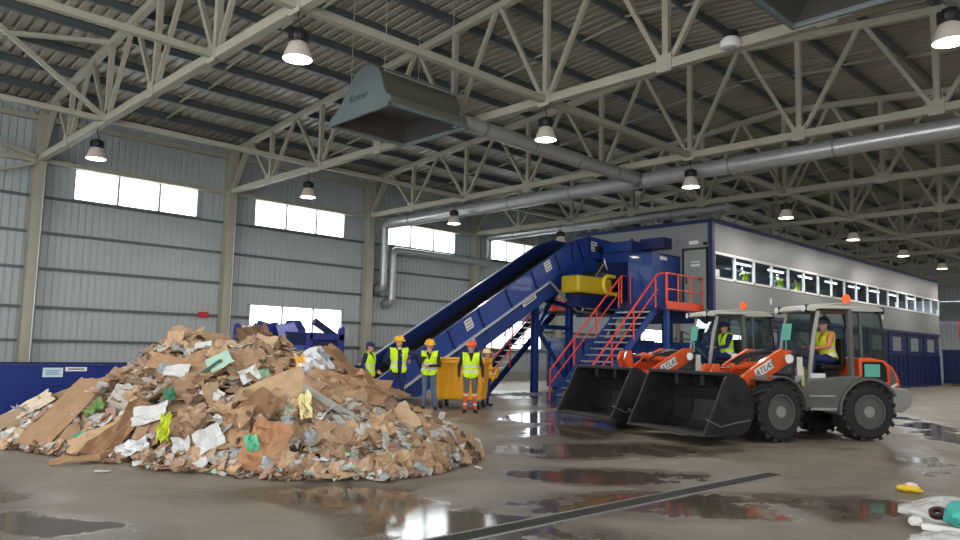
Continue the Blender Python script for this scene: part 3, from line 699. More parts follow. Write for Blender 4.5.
mb = MB(); mb.bb(1.4, 2.0, .6, .66, 1.5, 1.62); mb.build('roller_cover', GALVD, t)
t = thing('control_cabinet', 'blue box cabinet with a small white tag beside the cabin door', 'cabinet', (-15.15, 22.2, 3.14))
MB().bb(0, 1.0, 0, 1.84, 0, 1.86).build('body', BLUE, t, bevel=.01); MB().bb(1.0, 1.006, .5, .95, 1.68, 1.8).build('tag', PAPER, t, label='small white tag')
MB().bb(-.02, 1.02, -.02, 1.86, 1.86, 1.9).build('lid', BLUED, t)
# ------------------------------------------------------------------ stairs
def stairs(name, label, x0, x1, y0, y1, z1, parts_rail, col, n, railh=1.05):
    t = thing(name, label, 'stairs', (x0, y0, 0)); w = x1 - x0; L = y1 - y0
    for x in (0, w): MB().beam((x, -.05, .02), (x, L, z1 - .08), .05, .24, 0, (0, 0, 1)).build('stringer', col, t)
    for k in range(1, n):
        y, z = L * k / n, z1 * k / n; mb = MB(); mb.bb(.03, w - .03, y - .1, y + .16, z - .02, z + .015); mb.bb(.03, w - .03, y - .11, y - .09, z - .035, z + .015); mb.build('tread', GALV, t)
    for x in parts_rail:
        MB().path([(x, -.1, .02), (x, -.1, railh - .1), (x, L, z1 + railh)], .03, 8).build('handrail', RED, t); MB().tube((x, -.05, railh * .55), (x, L, z1 + railh * .52), .022, 8).build('mid_rail', RED, t)
        for k in (.3, .62, .97): MB().tube((x, L * k, z1 * k), (x, L * k, z1 * k + railh), .028, 8).build('rail_post', RED, t)
    return t
stairs('stairs', 'blue steel stairs with red handrails climbing to the cabin door', -15.0, -13.6, 17.95, 21.6, 3.12, (-.03, 1.43), BLUE, 15)
t = stairs('stairs', 'blue steel stairs with red rails behind the conveyor, before the low window', -19.75, -18.85, 19.0, 22.6, 3.1, (-.03, .93), BLUED, 14)
t = thing('cabin_landing', 'landing with red railing and orange kick board outside the cabin door', 'platform', (-15.0, 21.6, 3.12))
MB().bb(0, 1.75, 0, 2.46, -.14, 0).build('deck', BLUED, t)
MB().bb(1.73, 1.76, .05, 2.46, -.1, .16).build('kick_board', mat('kick_orange', (226, 78, 44), .45), t)
for z in (.55, 1.08): MB().tube((1.74, .05, z), (1.74, 2.42, z), .028, 8).build('rail', RED, t)
for y in (.05, .1, .8, 1.6, 2.4): MB().tube((1.74, y, 0), (1.74, y, 1.08), .028, 8).build('rail_post', RED, t)
mb = MB(); mb.path([(1.40, .0, 1.05), (1.74, .05, 1.08)], .028, 8); mb.build('rail', RED, t)
mb = MB(); mb.path([(0, 0, .1), (0, 0, 1.08), (0, .55, 1.08), (0, .55, .1)], .028, 8); mb.build('rail', RED, t)
for x, y in ((1.62, .25), (.1, .25), (1.62, 2.2)): MB().bb(x - .07, x + .07, y - .07, y + .07, -3.12, -.14).build('leg', BLUE, t)

# press container beside the support
t = thing('press_container', 'large blue ribbed container standing on the floor below the conveyor head', 'container', (-19.9, 23.5, 0))
MB().bb(0, 3.5, 0, 2.4, .12, 2.05).build('body', BLUE, t); mb = MB()
for x in (0, .85, 1.7, 2.55, 3.42): mb.bb(x, x + .08, -.07, 0, .12, 2.05)
mb.bb(0, 3.5, -.08, 0, 1.95, 2.08); mb.bb(0, 3.5, -.06, 0, .12, .24); mb.bb(0, 3.5, -.05, 0, 1.0, 1.06); mb.build('side_rib', BLUE, t)
for x in (.3, 3.2): MB().tube((x, -.02, .1), (x, .12, .1), .1, 12).build('roller', DARK, t)
mb = MB(); 
for z in (.35, .9, 1.5): mb.bb(-.09, 0, .02, .14, z, z + .16)
mb.build('hinge', BLACK, t)

# low blue infeed trough with its notices
t = thing('infeed_trough', 'low dark blue infeed trough wall behind the left side of the heap', 'conveyor trough', (-16.64, -2.0, 0))
MB().bb(-.06, 0, 0, 14.4, 0, 1.04).build('front_wall', BLUEW, t); MB().bb(-2.2, -2.14, 0, 14.4, 0, 1.04).build('rear_wall', BLUED, t)
MB().bb(-.09, .03, 0, 14.4, 1.0, 1.05).build('top_flange', BLUEW, t); MB().bb(0, .012, 0, 14.4, .615, .63).build('seam', BLUED, t)
MB().bb(-2.14, -.06, 0, 14.4, .1, .16).build('belt', BLACK, t)
for y0, y1, z0, z1, nm in ((4.30, 4.66, .80, .985, 'pale blue printed notice'), (4.70, 5.10, .915, 1.0, 'white printed sign strip')):
    mb = MB(); mb.bb(0, .02, y0 + 2, y1 + 2, z0, z1); w = y1 - y0
    for k, f in enumerate((.3, .5, .7) if z1 - z0 > .12 else (.5,)):
        mb.bb(.02, .023, y0 + 2 + w * .12, y0 + 2 + w * (.88 - .1 * (k % 2)), z0 + (z1 - z0) * f - .012, z0 + (z1 - z0) * f + .012, 1)
    mb.build('notice', [mat('notice_blue', (196, 214, 222), .5) if z1 - z0 > .12 else PAPER, mat('notice_ink', (126, 160, 178), .6) if z1 - z0 > .12 else INK], t, label=nm)
# bale opening machine behind the heap
PB = mat('machine_blue', (52, 60, 142), .4, var=.1, coat=.2); PL = mat('machine_light_blue', (74, 104, 168), .4, var=.1)
t = thing('bale_opener', 'blue feeding machine with raised flap plates and an upright frame behind the heap', 'machine', (-20, 10.0, 0))
MB().bb(-1.3, 0, .05, 3.2, 1.0, 1.72).build('trough_body', PL, t, bevel=.02); MB().bb(-1.2, -.05, .4, 3.0, 0.05, 1.0).build('base', BLUED, t)
MB().prism([(-.02, 1.45), (.42, 1.45), (.42, 1.62), (.3, 1.75), (.12, 2.08), (.03, 2.15), (-.06, 2.1), (-.08, 1.9)], -.06, .0, 0, 'YZ').build('end_plate', PB, t)
MB().prism([(.75, 1.72), (1.0, 2.0), (1.12, 2.28), (1.45, 2.2), (1.75, 2.24), (1.9, 2.02), (1.7, 1.72)], -.9, -.84, 0, 'YZ').build('flap_plate', PB, t)
mb = MB(); mb.add([(0, 1.35, 1.75), (0, 2.0, 1.9), (-.5, 2.1, 2.26), (-.5, 1.5, 2.12)], [(0, 1, 2, 3)]); o = mb.build('flap_plate', mat('machine_violet', (74, 84, 168), .6), t); o.modifiers.new('s', 'SOLIDIFY').thickness = .03
MB().bb(-1.0, .02, 1.6, 3.3, 1.55, 1.95).build('head_body', BLUED, t, bevel=.02)
MB().prism([(1.72, 1.95), (1.85, 2.3), (2.3, 2.32), (2.5, 2.05), (2.5, 1.95)], -.5, -.44, 0, 'YZ').build('flap_plate', PB, t)
MB().beam((-.1, 2.58, 2.3), (-.1, 3.36, 1.85), .12, .2).build('lever_arm', BLUED, t)
for y in (2.35, 3.5): MB().bb(-.1, .08, y - .11, y + .11, 0.0, 1.95).build('upright', PB, t, bevel=.015)
MB().bb(-.1, .08, 2.35, 3.6, 1.72, 1.92).build('crossbar', PB, t, bevel=.015); MB().prism([(3.42, 1.9), (3.6, 1.9), (3.62, 2.1), (3.55, 2.18), (3.45, 2.1)], -.08, .06, 0, 'YZ').build('pivot_ear', PB, t)
MB().path([(.12, 2.55, .6), (.12, 2.55, 1.35), (.12, 2.68, 1.48), (.12, 3.1, 1.5)], .03, 8).build('hose', LGREY, t)
for z, hh in ((1.3, .13), (1.08, .26)):
    mb = MB(); mb.bb(-.02, .0, 2.82, 3.08, z, z + hh); mb.bb(.0, .003, 2.86, 3.04, z + hh * .3, z + hh * .4, 1); mb.bb(.0, .003, 2.86, 3.04, z + hh * .6, z + hh * .7, 1); mb.build('label_plate', [PAPER, INK], t, label='white label plate')
mb = MB(); mb.bb(-.06, -.02, 2.4, 3.45, .2, 1.72); mb.build('back_panel', BLUED, t)
MB().bb(0, .006, 1.5, 1.72, 1.52, 1.66).build('label_plate', PAPER, t, label='white label plate')
mb = MB(); mb.ell((-.4, .58, 1.86), (.3, .35, .24), 14, 8); 
for v in range(len(mb.V)): 
    q = Vector(mb.V[v]); mb.V[v] = tuple(q + Vector((rnd.uniform(-.04, .04), rnd.uniform(-.04, .04), rnd.uniform(-.05, .05))))
mb.V = [(v[0] - 20, v[1] + 10, v[2]) for v in mb.V]
tag(mb.build('plastic_sack', mat('sack_white', (214, 214, 216), .5), smooth=True), 'white plastic sack lying on the blue machine behind the heap', 'sack')
# ------------------------------------------------------------------ wheel loaders
TEAL = mat('teal_sheet', (96, 178, 160), .6)
AMBER = mat('beacon_amber', (224, 84, 30), .2, emit=((235, 90, 25), .5))
LENS = mat('lamp_lens', (225, 228, 230), .15)
BUCK = mat('bucket_steel', (36, 36, 38), .5, metal=.2, var=.3, scale=5, rvar=.15)
RIM = mat('rim_grey', (92, 92, 90), .45, metal=.2, var=.1)
def wheel(parent, x, side, name, art):
    y = side * .72
    o = MB(); prof = [(.30, -.2), (.36, -.215), (.46, -.215), (.505, -.17), (.515, -.08), (.515, .08), (.505, .17), (.46, .215), (.36, .215), (.30, .2)]
    o.lathe(prof, 40, 0, (x, y, .535), 'Y', close=True)
    n = 18
    for k in range(n):
        for s_ in (-1, 1):
            a = 2 * PI * (k + (.5 if s_ > 0 else 0)) / n
            c = Vector((x + .512 * math.sin(a), y + s_ * .105, .535 + .512 * math.cos(a)))
            q = Matrix.Rotation(a, 3, 'Y') @ Matrix.Rotation(s_ * .55, 3, 'Z')
            vs_ = [q @ Vector((i * .035, j * .125, h * .03)) + c for h in (-1, 1) for i, j in ((-1, -1), (1, -1), (1, 1), (-1, 1))]
            o.add(vs_, [(3, 2, 1, 0), (4, 5, 6, 7), (0, 1, 5, 4), (1, 2, 6, 5), (2, 3, 7, 6), (3, 0, 4, 7)])
    w = o.build('wheel', RUBBER, parent); w.rotation_euler[2] = art
    if side > 0: w['label'] = 'chunky black tyre with grey rim'
    r = MB(); s = side; pf = [(.31, .19 * s), (.318, .222 * s), (.285, .222 * s), (.272, .12 * s), (.262, .12 * s), (.25, .06 * s), (.2, .03 * s), (.155, .04 * s), (.145, .15 * s), (.115, .175 * s), (0, .18 * s)]
    r.lathe(pf, 32, 0, (x, y, .535), 'Y'); r.build('rim', RIM, w, smooth=True)
    for k in range(8):
        a = 2 * PI * k / 8; c = (x + .2 * math.cos(a), y + .04 * s, .535 + .2 * math.sin(a)); MB().tube((c[0], y + .025 * s, c[2]), (c[0], y + .07 * s, c[2]), .022, 6).build('bolt', DARK, w)
    MB().tube((x, y + .19 * s, .535), (x, y + .215 * s, .535), .105, 18).build('hub_cap', mat('hub_grey', (140, 140, 136), .45), w)
    return w
def make_loader(art, dz):
    L = thing('wheel_loader', 'x', 'wheel loader', (0, 0, 0), 0, None)
    def P(mb, name, m, front=False, parent=None, **k):
        o = mb.build(name, m, parent or L, **k)
        if front and parent is None: o.rotation_euler[2] = art
        return o
    FA, RA = 1.09, -1.09
    for s in (1, -1): wheel(L, FA, s, 'wheel', art); wheel(L, RA, s, 'wheel', 0)
    # frames
    m = MB(); m.bb(.12, 1.55, -.32, .32, .45, .95); m.bb(.25, .75, -.36, .36, .95, 1.2); m.bb(-.1, .2, -.15, .15, .5, .75); P(m, 'front_frame', DARK, True)
    m = MB(); m.tube((FA, -.55, .535), (FA, .55, .535), .11, 14); P(m, 'front_axle', DARK, True)
    m = MB(); m.bb(-1.85, -.05, -.42, .42, .5, .9); m.tube((RA, -.55, .535), (RA, .55, .535), .11, 14); P(m, 'rear_frame', DARK)
    m = MB()
    for s in (-1, 1): m.prism([(.22, .95), (.75, .95), (.62, 1.62), (.3, 1.66)], s * .3 - .03, s * .3 + .03)
    P(m, 'lift_tower', GREY, True)
    # lift arms
    arm = [(.33, 1.64), (.58, 1.66), (1.05, 1.43), (1.5, 1.16), (1.76, .78), (1.82, .55), (1.74, .4), (1.62, .5), (1.48, .78), (1.26, .94), (.5, 1.34), (.33, 1.42)]
    for s in (1, -1):
        a = P(MB().prism(arm, s * .42 - .045, s * .42 + .045), 'lift_arm', ORANGE, True, bevel=.012)
        m = MB(); m.tube((1.74, s * .42 - .07, .5), (1.74, s * .42 + .07, .5), .06, 14); m.tube((.46, s * .42 - .07, 1.52), (.46, s * .42 + .07, 1.52), .06, 14); m.build('pin', YDARK, a)
        q = Matrix.Rotation(R(27.5), 3, 'Y')
        yy = s * .466; ang = math.atan2(.54, 1.05)
        m = MB(); m.box((1.02, s * .468, 1.29), (.46, .004, .17), 0, ry=ang); m.build('name_plate', WHITE, a, label='white name plate')
        rot = (Matrix.Rotation(PI, 3, 'Z') if s > 0 else Matrix.Identity(3)) @ Matrix.Rotation(PI / 2, 3, 'X')
        rot = Matrix.Rotation(ang, 3, 'Y') @ rot
        text('lettering', 'ATLAS', .165, mat('letter_black', (24, 24, 26), .5), a, (1.02, s * .474, 1.285), rot, .002, italic=True)
    m = MB(); m.tube((1.3, -.42, 1.08), (1.3, .42, 1.08), .08, 14); P(m, 'cross_tube', ORANGE, True, smooth=True)
    lever = [(1.78, 1.36 + dz), (1.9, 1.36 + dz), (1.98, 1.2 + dz * .8), (1.82, 1.1), (1.7, .8), (1.56, .72), (1.48, .86), (1.54, 1.06), (1.72, 1.12 + dz * .5)]
    for s in (-1, 1): P(MB().prism(lever, s * .12 - .03, s * .12 + .03), 'tilt_lever', ORANGE, True, bevel=.01)
    P(MB().tube((1.85, 0, 1.28 + dz), (1.36, 0, 1.3 + dz * .8), .035, 12), 'cylinder_rod', CHROME, True, smooth=True)
    P(MB().tube((1.4, 0, 1.3 + dz * .8), (.62, 0, 1.36), .075, 14), 'tilt_cylinder', ORANGE, True, smooth=True)
    for s in (-1, 1):
        m = MB(); m.tube((.55, s * .25, .75), (1.05, s * .36, 1.12), .05, 12); P(m, 'lift_cylinder', ORANGE, True, smooth=True)
    P(MB().beam((1.6, -.1, .78), (1.86, -.1, .66), .06, .1).beam((1.6, .1, .78), (1.86, .1, .66), .06, .1), 'bucket_link', DARK, True)
    m = MB(); 
    for k in range(3): m.path([(.4, -.12 + .12 * k, 1.6), (.75, -.14 + .13 * k, 1.58), (1.1, -.1 + .1 * k, 1.5), (1.35, -.1 + .1 * k, 1.36)], .022, 8)
    P(m, 'hydraulic_hose', BLACK, True, smooth=True)
    # bucket
    pr = [(2.95, .19), (2.3, .17), (2.12, .2), (1.99, .3), (1.91, .46), (1.89, .68), (1.94, .9), (2.06, 1.08), (2.22, 1.17), (2.42, 1.2)]
    b = P(MB().ribbon(pr, -1.08, 1.08, .03), 'bucket', BUCK, True)
    for s in (-1, 1):
        side = pr + [(2.5, 1.12), (2.72, .66), (2.93, .26)]
        MB().prism(side, s * 1.08 - .025, s * 1.08 + .025).build('side_plate', BUCK, b, bevel=.006)
        m = MB(); m.path([(2.92, s * 1.107, .45), (2.6, s * 1.107, .32), (2.3, s * 1.107, .38), (1.98, s * 1.107, .42)], .012, 6); m.build('wear_strip', GREY, b)
    MB().bb(2.62, 2.98, -1.1, 1.1, .175, .20).build('cutting_edge', mat('worn_edge', (96, 94, 92), .45, metal=.5, var=.2), b)
    MB().bb(2.28, 2.46, -1.1, 1.1, 1.17, 1.23).build('top_lip', BUCK, b, bevel=.01)
    for y in (-.36, .36):
        MB().bb(2.06, 2.36, y - .05, y + .05, .98, 1.17).build('bracket', BUCK, b)
    for y in (-.34, -.5, .34, .5): MB().prism([(1.6, .42), (1.92, .4), (1.9, .8), (1.7, .7)], y - .02, y + .02).build('hinge_plate', BUCK, b)
    MB().ribbon([(p[0] + .012, p[1] + .012) for p in pr[1:6]], -.42, .42, .012).build('liner_plate', mat('liner', (58, 58, 60), .5, metal=.3, var=.25), b)
    # fenders
    def arc(cx, cz, r, a0, a1, n=12): return [(cx + r * math.cos(R(a0 + (a1 - a0) * i / n)), cz + r * math.sin(R(a0 + (a1 - a0) * i / n))) for i in range(n + 1)]
    for s in (1, -1):
        y0, y1 = (.5, .95) if s > 0 else (-.95, -.5)
        P(MB().ribbon(arc(FA, .535, .61, 178, 62), y0, y1, .03), 'front_fender', GREY, True)
        m = MB(); m.box((FA + .2, s * .9, 1.13), (.12, .05, .05)); P(m, 'marker_lamp', mat('marker_red', (190, 40, 40), .4), True)
        m = MB(); m.ribbon(arc(RA, .535, .63, -5, 150, 16), y0, y1, .035); m.ribbon(arc(RA, .535, .63, -5, 150, 16)[::1], (.93 if s > 0 else -.97), (.97 if s > 0 else -.93), .05); P(m, 'rear_fender', GREY)
        m = MB(); m.prism([(.22, .98), (.22, .62), (-.42, .50), (-.52, .72), (-.72, 1.0), (-.95, 1.16), (-.95, 1.2), (.1, 1.1)], s * .62, s * .92); P(m, 'step_panel', GREY, bevel=.02)
        m = MB(); m.bb(-.4, .12, s * .92, s * .95, .8, .83); m.bb(-.42, .1, s * .92, s * .96, .56, .6); P(m, 'step', LGREY)
        for q_ in (0,):
            m = MB(); m.bb(.5, .62, s * .62, s * .8, 1.38, 1.58); m.tube((.56, s * .7, 1.05), (.56, s * .7, 1.4), .03, 8); hl = P(m, 'head_lamp', BLACK, True)
            m = MB(); m.tube((.62, s * .71, 1.48), (.66, s * .71, 1.48), .085, 14); m.build('lens', LENS, hl); m = MB(); m.bb(.45, .56, s * .8, s * .83, 1.18, 1.52); m.build('reflector', mat('lamp_side', (214, 206, 196), .4), hl)
            m = MB(); m.tube((.42, s * .8, 1.0), (.42, s * .8, 1.34), .025, 8); P(m, 'grab_post', mat('post_yellow', (196, 190, 120), .5), True)
    # engine body
    eb = [(-1.15, .9), (-1.15, 1.53), (-1.4, 1.54), (-1.7, 1.48), (-1.86, 1.36), (-1.98, 1.16), (-2.02, .9)]
    e = P(MB().prism(eb, -.6, .6), 'engine_hood', ORANGE, bevel=.04)
    for s in (-1, 1):
        MB().prism([(-1.2, 1.08), (-1.2, 1.45), (-1.62, 1.46), (-1.7, 1.36), (-1.72, 1.08)], s * .6 - .012, s * .6 + .012).build('side_grille', BLACK, e)
        MB().prism([(-1.78, 1.0), (-1.78, 1.34), (-1.86, 1.26), (-1.93, 1.0)], s * .6 - .01, s * .6 + .01).build('side_panel', GREY, e)
        MB().bb(-1.56, -1.24, s * .616 - .003, s * .616 + .003, 1.17, 1.41).build('paper_sheet', TEAL, e, label='teal sheet stuck on the grille')
        for k, (a0, a1) in enumerate((((-1.3, 1.03), (-1.68, .92)), ((-1.68, .92), (-1.92, 1.05)), ((-1.45, .99), (-1.8, .88)))):
            MB().beam((a0[0], s * .612, a0[1]), (a1[0], s * .612, a1[1]), .008, .045).build('chevron_stripe', WHITE, e)
    P(MB().prism([(-1.8, .52), (-1.8, .98), (-2.08, .96), (-2.2, .84), (-2.16, .62), (-1.98, .5)], -.66, .66), 'counterweight', LGREY, bevel=.03)
    for s in (-1, 1): P(MB().bb(-2.21, -2.18, s * .45 - .1, s * .45 + .1, .76, .86), 'tail_lamp', mat('tail_red', (170, 30, 28), .3))
    # cab
    P(MB().bb(-1.14, -.08, -.6, .6, .98, 1.1), 'cab_floor', GREY)
    P(MB().bb(-.14, -.04, -.54, .54, .86, 1.3), 'front_panel', GREY, bevel=.02)
    P(MB().bb(-.038, -.034, .1, .48, 1.04, 1.16), 'white_label', PAPER)
    P(MB().bb(-.42, -.12, .62, .626, 1.13, 1.22), 'white_label', PAPER)
    wf, wm = .54, .6
    for s in (-1, 1):
        P(MB().path([(-.15, s * wf, 1.1), (-.18, s * wf, 1.4), (-.27, s * wf, 2.0), (-.38, s * wf * .97, 2.44)], .042, 8), 'front_pillar', LGREY, smooth=True)
        P(MB().beam((-.98, s * wm, 1.1), (-.96, s * wm * .98, 2.44), .08, .08), 'middle_pillar', GREY)
        P(MB().path([(-1.74, s * wm * .9, 1.5), (-1.72, s * wm * .9, 1.9), (-1.63, s * wm * .92, 2.42)], .025, 8), 'rear_pillar', BLACK, smooth=True)
        P(MB().quad(*[(x, s * wm * .95, z) for x, z in ((-1.02, 1.52), (-1.72, 1.5), (-1.62, 2.41), (-1.0, 2.41))]), 'quarter_glass', PANEL_)
        P(MB().beam((-1.22, s * wm * .93, 1.54), (-1.2, s * wm * .93, 2.41), .04, .05), 'glass_divider', GREY)
        P(MB().beam((-.14, s * wf, 1.12), (-.98, s * wm, 1.12), .05, .06), 'door_sill', GREY); P(MB().beam((-.3, s * wf, 2.43), (-.96, s * wm, 2.43), .05, .05), 'door_header', BLACK)
        y = s * .58
        if s < 0:
          m = MB(); m.path([(-.2, y, 2.0), (-.05, y * 1.25, 2.08), (-.05, y * 1.3, 1.95)], .015, 6); m.bb(-.07, -.05, y * 1.3 - .08, y * 1.3 + .08, 1.8, 2.08); P(m, 'mirror', BLACK)
        m = MB(); m.tube((-.2, s * .48, 2.45), (-.1, s * .48, 2.45), .075, 14); wl = P(m, 'work_lamp', BLACK); m = MB(); m.tube((-.1, s * .48, 2.45), (-.085, s * .48, 2.45), .062, 14); m.build('lens', LENS, wl)
        m = MB(); m.tube((-1.6, s * .5, 2.44), (-1.74, s * .5, 2.44), .07, 12); P(m, 'rear_work_lamp', BLACK)
    P(MB().add([(-1.0, -.6, 1.12), (-.18, -.54, 1.12), (-.28, -.54, 1.98), (-.38, -.53, 2.42), (-.97, -.59, 2.42)], [(0, 1, 2, 3, 4)]), 'door_glass', PANEL_)
    m = MB(); m.add([(-.15, -wf, 1.3), (-.15, wf, 1.3), (-.26, wf, 2.0), (-.26, -wf, 2.0), (-.36, wf, 2.42), (-.36, -wf, 2.42)], [(0, 1, 2, 3), (3, 2, 4, 5)]); P(m, 'windscreen', PANEL_)
    m = MB(); m.add([(-1.74, -.54, 1.5), (-1.74, .54, 1.5), (-1.63, .55, 2.42), (-1.63, -.55, 2.42)], [(0, 1, 2, 3)]); P(m, 'rear_window', PANEL_)
    m = MB(); pr_ = [(-.1, 2.42, .56), (-.14, 2.5, .57), (-.34, 2.54, .58), (-.96, 2.57, .64), (-1.5, 2.53, .62), (-1.72, 2.46, .58), (-1.7, 2.42, .58), (-.16, 2.4, .56)]
    k_ = len(pr_); m.add([(x, s * w_, z) for s in (-1, 1) for x, z, w_ in pr_], [tuple(range(k_)), tuple(range(2 * k_ - 1, k_ - 1, -1))] + [(i, (i + 1) % k_, k_ + (i + 1) % k_, k_ + i) for i in range(k_)])
    P(m, 'cab_roof', mat('roof_pale', (196, 194, 184), .45), bevel=.03)
    m = MB(); m.tube((-1.15, .25, 2.54), (-1.15, .25, 2.6), .085, 16); bc = P(m, 'beacon', BLACK); m = MB(); m.lathe([(.075, 2.6), (.075, 2.7), (.05, 2.76), (0, 2.77)], 16, 0, (-1.15, .25, 0)); m.build('dome', AMBER, bc, smooth=True)
    P(MB().bb(-1.05, -.6, -.24, .24, 1.28, 1.38), 'seat', BLACK, bevel=.03); P(MB().bb(-1.12, -1.03, -.23, .23, 1.38, 1.9), 'backrest', BLACK, bevel=.03); P(MB().bb(-.98, -.66, -.2, .2, 1.1, 1.28), 'seat_base', DARK)
    m = MB(); m.path([(-.26, .0, 1.1), (-.28, 0, 1.5), (-.33, 0, 1.68)], .03, 8); P(m, 'steering_column', BLACK)
    ring = [Vector((-.34 + .07 * math.sin(2 * PI * i / 20), .19 * math.cos(2 * PI * i / 20), 1.69 + .17 * math.sin(2 * PI * i / 20))) for i in range(20)]; m = MB(); m.path(ring, .016, 6, closed=True); m.beam((-.34, -.19, 1.69), (-.34, .19, 1.69), .02, .02); P(m, 'steering_wheel', BLACK, smooth=True)
    P(MB().bb(-.24, -.12, -.48, .48, 1.26, 1.32), 'dashboard', DARK)
    m = MB(); m.add([(-.17, -.46, 1.85), (-.17, -.12, 1.85), (-.22, -.12, 2.18), (-.22, -.46, 2.18)], [(0, 1, 2, 3)]); m.path([(-.18, -.28, 1.32), (-.17, -.28, 1.86)], .015, 6); o = P(m, 'paper_board', TEAL)
    o.modifiers.new('s', 'SOLIDIFY').thickness = .01
    return L
ART = .26
LP = [((-6.31, 14.66), -2.2, 0, 'orange and grey wheel loader standing nearest, with a black bucket lowered in front'), ((-9.0, 15.8), -2.2, .22, 'orange and grey wheel loader parked behind the nearer loader, its bucket by the stairs')]
lds = []
for p_, a_, dz_, lab in LP:
    o = make_loader(ART, dz_); o['label'] = lab; o.location = (p_[0], p_[1], 0); o.rotation_euler = (0, 0, a_); lds.append(o)
ld1, ld2 = lds

# ------------------------------------------------------------------ yellow waste container on casters
t = thing('waste_container', 'yellow four-wheeled waste container behind the man in the orange helmet', 'container', (-14.45, 13.62, 0), R(35))
m = MB(); lo = [(-.58, -.42, .24), (.58, -.42, .24), (.58, .42, .24), (-.58, .42, .24)]; hi = [(-.64, -.5, 1.2), (.64, -.5, 1.2), (.64, .5, 1.2), (-.64, .5, 1.2)]
m.add(lo + hi, [(3, 2, 1, 0), (0, 1, 5, 4), (1, 2, 6, 5), (2, 3, 7, 6), (3, 0, 4, 7), (4, 5, 6, 7)]); m.build('body', YELLOW, t, bevel=.03)
MB().bb(-.68, .68, -.55, .55, 1.17, 1.26).build('rim', YELLOW, t, bevel=.015)
m = MB(); m.prism([(-.58, 1.26), (.58, 1.26), (.5, 1.31), (-.5, 1.31)], -.66, .66, 0, 'YZ'); m.build('lid', YELLOW, t, bevel=.02)
for s in (-1, 1): MB().tube((s * .71, -.2, 1.05), (s * .84, -.2, 1.05), .04, 10).build('trunnion', YELLOW, t)
m = MB(); 
for x in (-.45, -.15, .15, .45): m.beam((x, -.44, .3), (x * 1.1, -.505, 1.14), .03, .03, 0, (0, 1, 0))
m.build('side_rib', YELLOW, t)
m = MB(); m.path([(.82, -.1, .75), (.9, -.1, 1.0), (.9, .25, 1.05), (.84, .3, .8)], .035, 8); m.build('handle', YELLOW, t, smooth=True)
for x in (-.5, .5):
    for y in (-.36, .36):
        m = MB(); m.box((x, y, .2), (.09, .12, .1)); m.beam((x - .05, y, .19), (x - .05, y + .03, .1), .015, .07); m.beam((x + .05, y, .19), (x + .05, y + .03, .1), .015, .07); c = m.build('caster', GALVD, t)
        m = MB(); m.lathe([(.04, -.03), (.11, -.035), (.125, -.02), (.125, .02), (.11, .035), (.04, .03)], 20, 0, (x, y + .03, .125), 'X', close=True); m.build('tyre', RUBBER, c, smooth=True)
        m = MB(); m.lathe([(.0, -.03), (.045, -.03), (.045, .03), (0, .03)], 14, 0, (x, y + .03, .125), 'X'); m.build('hub', WHITE, c)
# ------------------------------------------------------------------ people
def capsule_mesh(V, F, p0, r0, p1, r1, n=12):
    p0, p1 = Vector(p0), Vector(p1); d = p1 - p0; L = d.length
    d = d / L if L > 1e-6 else Vector((0, 0, 1)); u = Vector((0, 0, 1)) if abs(d.z) < .9 else Vector((1, 0, 0)); l = d.cross(u).normalized(); u = l.cross(d)
    rings = []
    for t in (-80, -50, -20): a = R(t); rings.append((p0 + d * (r0 * math.sin(a)), r0 * math.cos(a)))
    rings.append((p0, r0)); rings.append((p1, r1))
    for t in (20, 50, 80): a = R(t); rings.append((p1 + d * (r1 * math.sin(a)), r1 * math.cos(a)))
    o = len(V)
    for c, r in rings:
        for i in range(n): a = 2 * PI * i / n; V.append(c + (l * math.cos(a) + u * math.sin(a)) * r)
    k = len(rings)
    for j in range(k - 1):
        for i in range(n): F.append((o + j * n + i, o + j * n + (i + 1) % n, o + (j + 1) * n + (i + 1) % n, o + (j + 1) * n + i))
    F.append(tuple(o + i for i in range(n - 1, -1, -1))); F.append(tuple(o + (k - 1) * n + i for i in range(n)))
SKIN = mat('skin', (196, 146, 122), .55); HAIRD = mat('hair_dark', (46, 38, 32), .7); EYE = mat('eye_dark', (34, 26, 24), .3); LIP = mat('lip', (160, 96, 84), .5)
NAVY = mat('navy_cloth', (28, 40, 92), .8, var=.1, scale=12); JEANS = mat('denim', (92, 112, 138), .85, var=.15, scale=10); CHAR = mat('charcoal_cloth', (40, 38, 38), .85); GREYC = mat('grey_cloth', (104, 102, 104), .85)
ORC = mat('orange_cloth', (228, 92, 52), .8); SALMON = mat('salmon_cloth', (214, 128, 92), .8); BOOT = mat('boot', (36, 32, 30), .7); HIVIS = mat('hivis_yellow', (206, 240, 32), .7, emit=((190, 235, 20), .05)); REFL = mat('reflective_band', (206, 210, 206), .35)
HATY = mat('helmet_yellow', (240, 176, 22), .35); HATO = mat('helmet_orange', (232, 84, 34), .35); CAPN = mat('cap_navy', (26, 34, 78), .7); HATP = mat('helmet_pale', (226, 214, 150), .4); SHIRT = mat('shirt_white', (220, 220, 218), .7); HATD = mat('helmet_dark', (44, 46, 52), .4); YVEST = mat('vest_amber', (236, 180, 36), .7)
